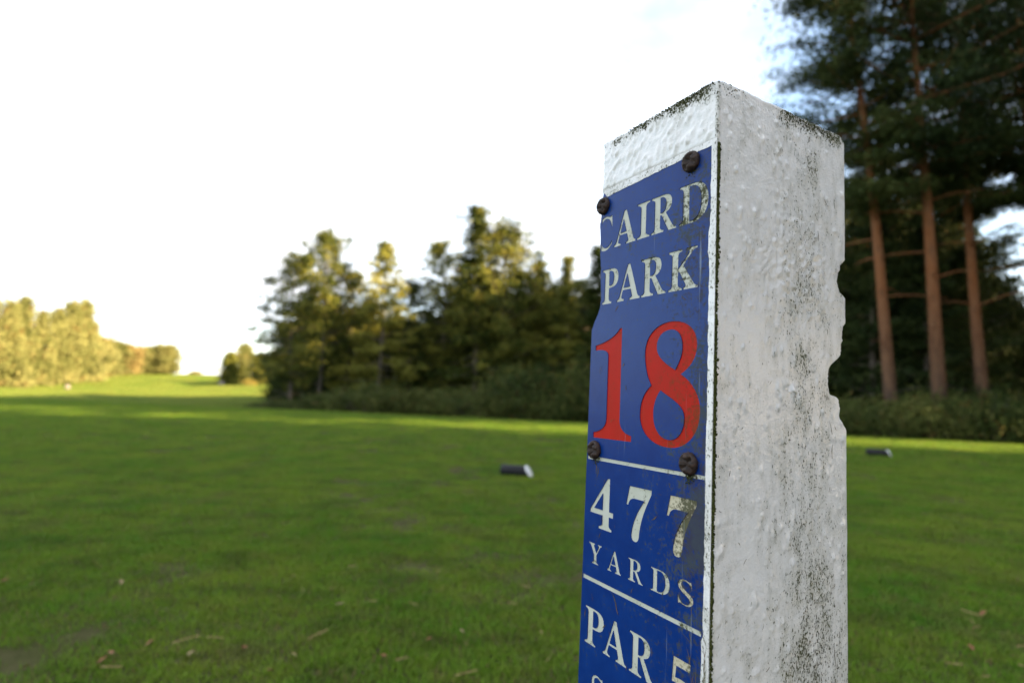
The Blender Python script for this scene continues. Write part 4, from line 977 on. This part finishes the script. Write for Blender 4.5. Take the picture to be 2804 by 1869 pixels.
def leaf_mesh():
    V, F = [], []; K = 6; 
    for k in range(K + 1):
        t = k / K; w = 0.011 * math.sin(math.pi * min(t * 0.95 + 0.04, 1)) + 0.0006
        for s in (-1, 0, 1): V.append(((t - 0.5) * 0.045, s * w, 0.004 + 0.006 * abs(s) * math.sin(t * 3) + 0.012 * (t - 0.5) ** 2))
    for k in range(K):
        for s in range(2): i = k * 3 + s; F.append((i, i + 1, i + 4, i + 3))
    return mesh_np('fallen_leaf', np.array(V), np.array(F), None, True)
def px_ground(px, py):
    sx, sy = px * 1.1922, py * 1.1922; d = CX * ((sx - 1402) / 1521.5) - CY * ((sy - 934.5) / 1521.5) + FWD; t = -CAM_H / d.z; return CAM_P + d * t
for mat, pts, lab, grp in ((M_DEADLEAF, ((235, 1530), (252, 1515), (10, 1345), (60, 1545), (345, 1490), (560, 1500), (620, 1556), (880, 1520), (985, 1480), (2260, 1420), (2230, 1500)), 'small brown fallen leaf lying in the shaded grass', 'brown fallen leaves'),
                           (M_PALELEAF, ((278, 1347), (437, 1515), (660, 1345), (480, 1492), (1060, 1462), (780, 1400), (960, 1545), (2120, 1240)), 'small pale straw-coloured fallen leaf in the shaded grass', 'pale fallen leaves')):
    lm = leaf_mesh(); lm.materials.append(mat)
    for i, (px, py) in enumerate(pts):
        p = px_ground(px, py); o = obj('fallen_leaf', lm); o.location = (p.x, p.y, 0.016); o.rotation_euler = (rb.uniform(-.4, .4), rb.uniform(-.4, .4), rb.uniform(0, 6.28)); s = rb.uniform(.35, .7); o.scale = (s, s, s)
        tag(o, lab, 'leaf', grp)

# ---- straw and pine needles lying on the near turf
def litter():
    rng = np.random.default_rng(19); V, F = [], []
    for k in range(110):
        y = rng.uniform(0.95, 2.4); x = rng.uniform(-0.7 * y, 0.95 * y) * (1 if rng.random() < 0.75 else -0.4); a = rng.uniform(0, 6.28); L = rng.uniform(0.02, 0.07); w = rng.uniform(0.0006, 0.0013); bend = rng.uniform(-.3, .3)
        z0 = 0.018 + rng.uniform(0, 0.006); tl = rng.uniform(-.25, .25); n0 = len(V)
        for j in range(4):
            t = j / 3 - 0.5; px, py = t * L, bend * L * t * t
            for sg in (-1, 1): V.append((x + px * math.cos(a) - (py + sg * w) * math.sin(a), y + px * math.sin(a) + (py + sg * w) * math.cos(a), z0 + tl * px + 0.001 * sg))
        for j in range(3): F.append((n0 + 2 * j, n0 + 2 * j + 1, n0 + 2 * j + 3, n0 + 2 * j + 2))
    o = obj('straw_litter', mesh_np('straw_litter', np.array(V), np.array(F), M_STRAW)); tag(o, 'thin straw and pine needles strewn over the near grass', 'straw', None, 'stuff')
M_STRAW = simple('dry_straw', (.20, .13, .05), (.32, .24, .11), 90, 0.8, 0.1, 0.0005, 0.2)
litter()

number_labels('dark trees behind the tall pines', 'dark shaded tree behind the tall pine trunks, %s from the left')
number_labels('Scots pines behind the front three', 'tall Scots pine standing behind the front three, %s from the left')
number_labels('bramble thicket under the copse', 'dark bramble bush at the foot of the copse, %s from the left')
number_labels('second row of the copse', 'dark shaded tree in the rear of the copse, %s from the left')
number_labels('bramble hedge under the pines', 'bramble bush in the hedge along the tee edge, %s from the left')
number_labels('undergrowth among the pines', 'undergrowth bush among the pine trunks behind the hedge, %s from the left')
number_labels('brown fallen leaves', 'small brown fallen leaf in the shaded grass, %s from the left')
number_labels('pale fallen leaves', 'small pale fallen leaf in the shaded grass, %s from the left')
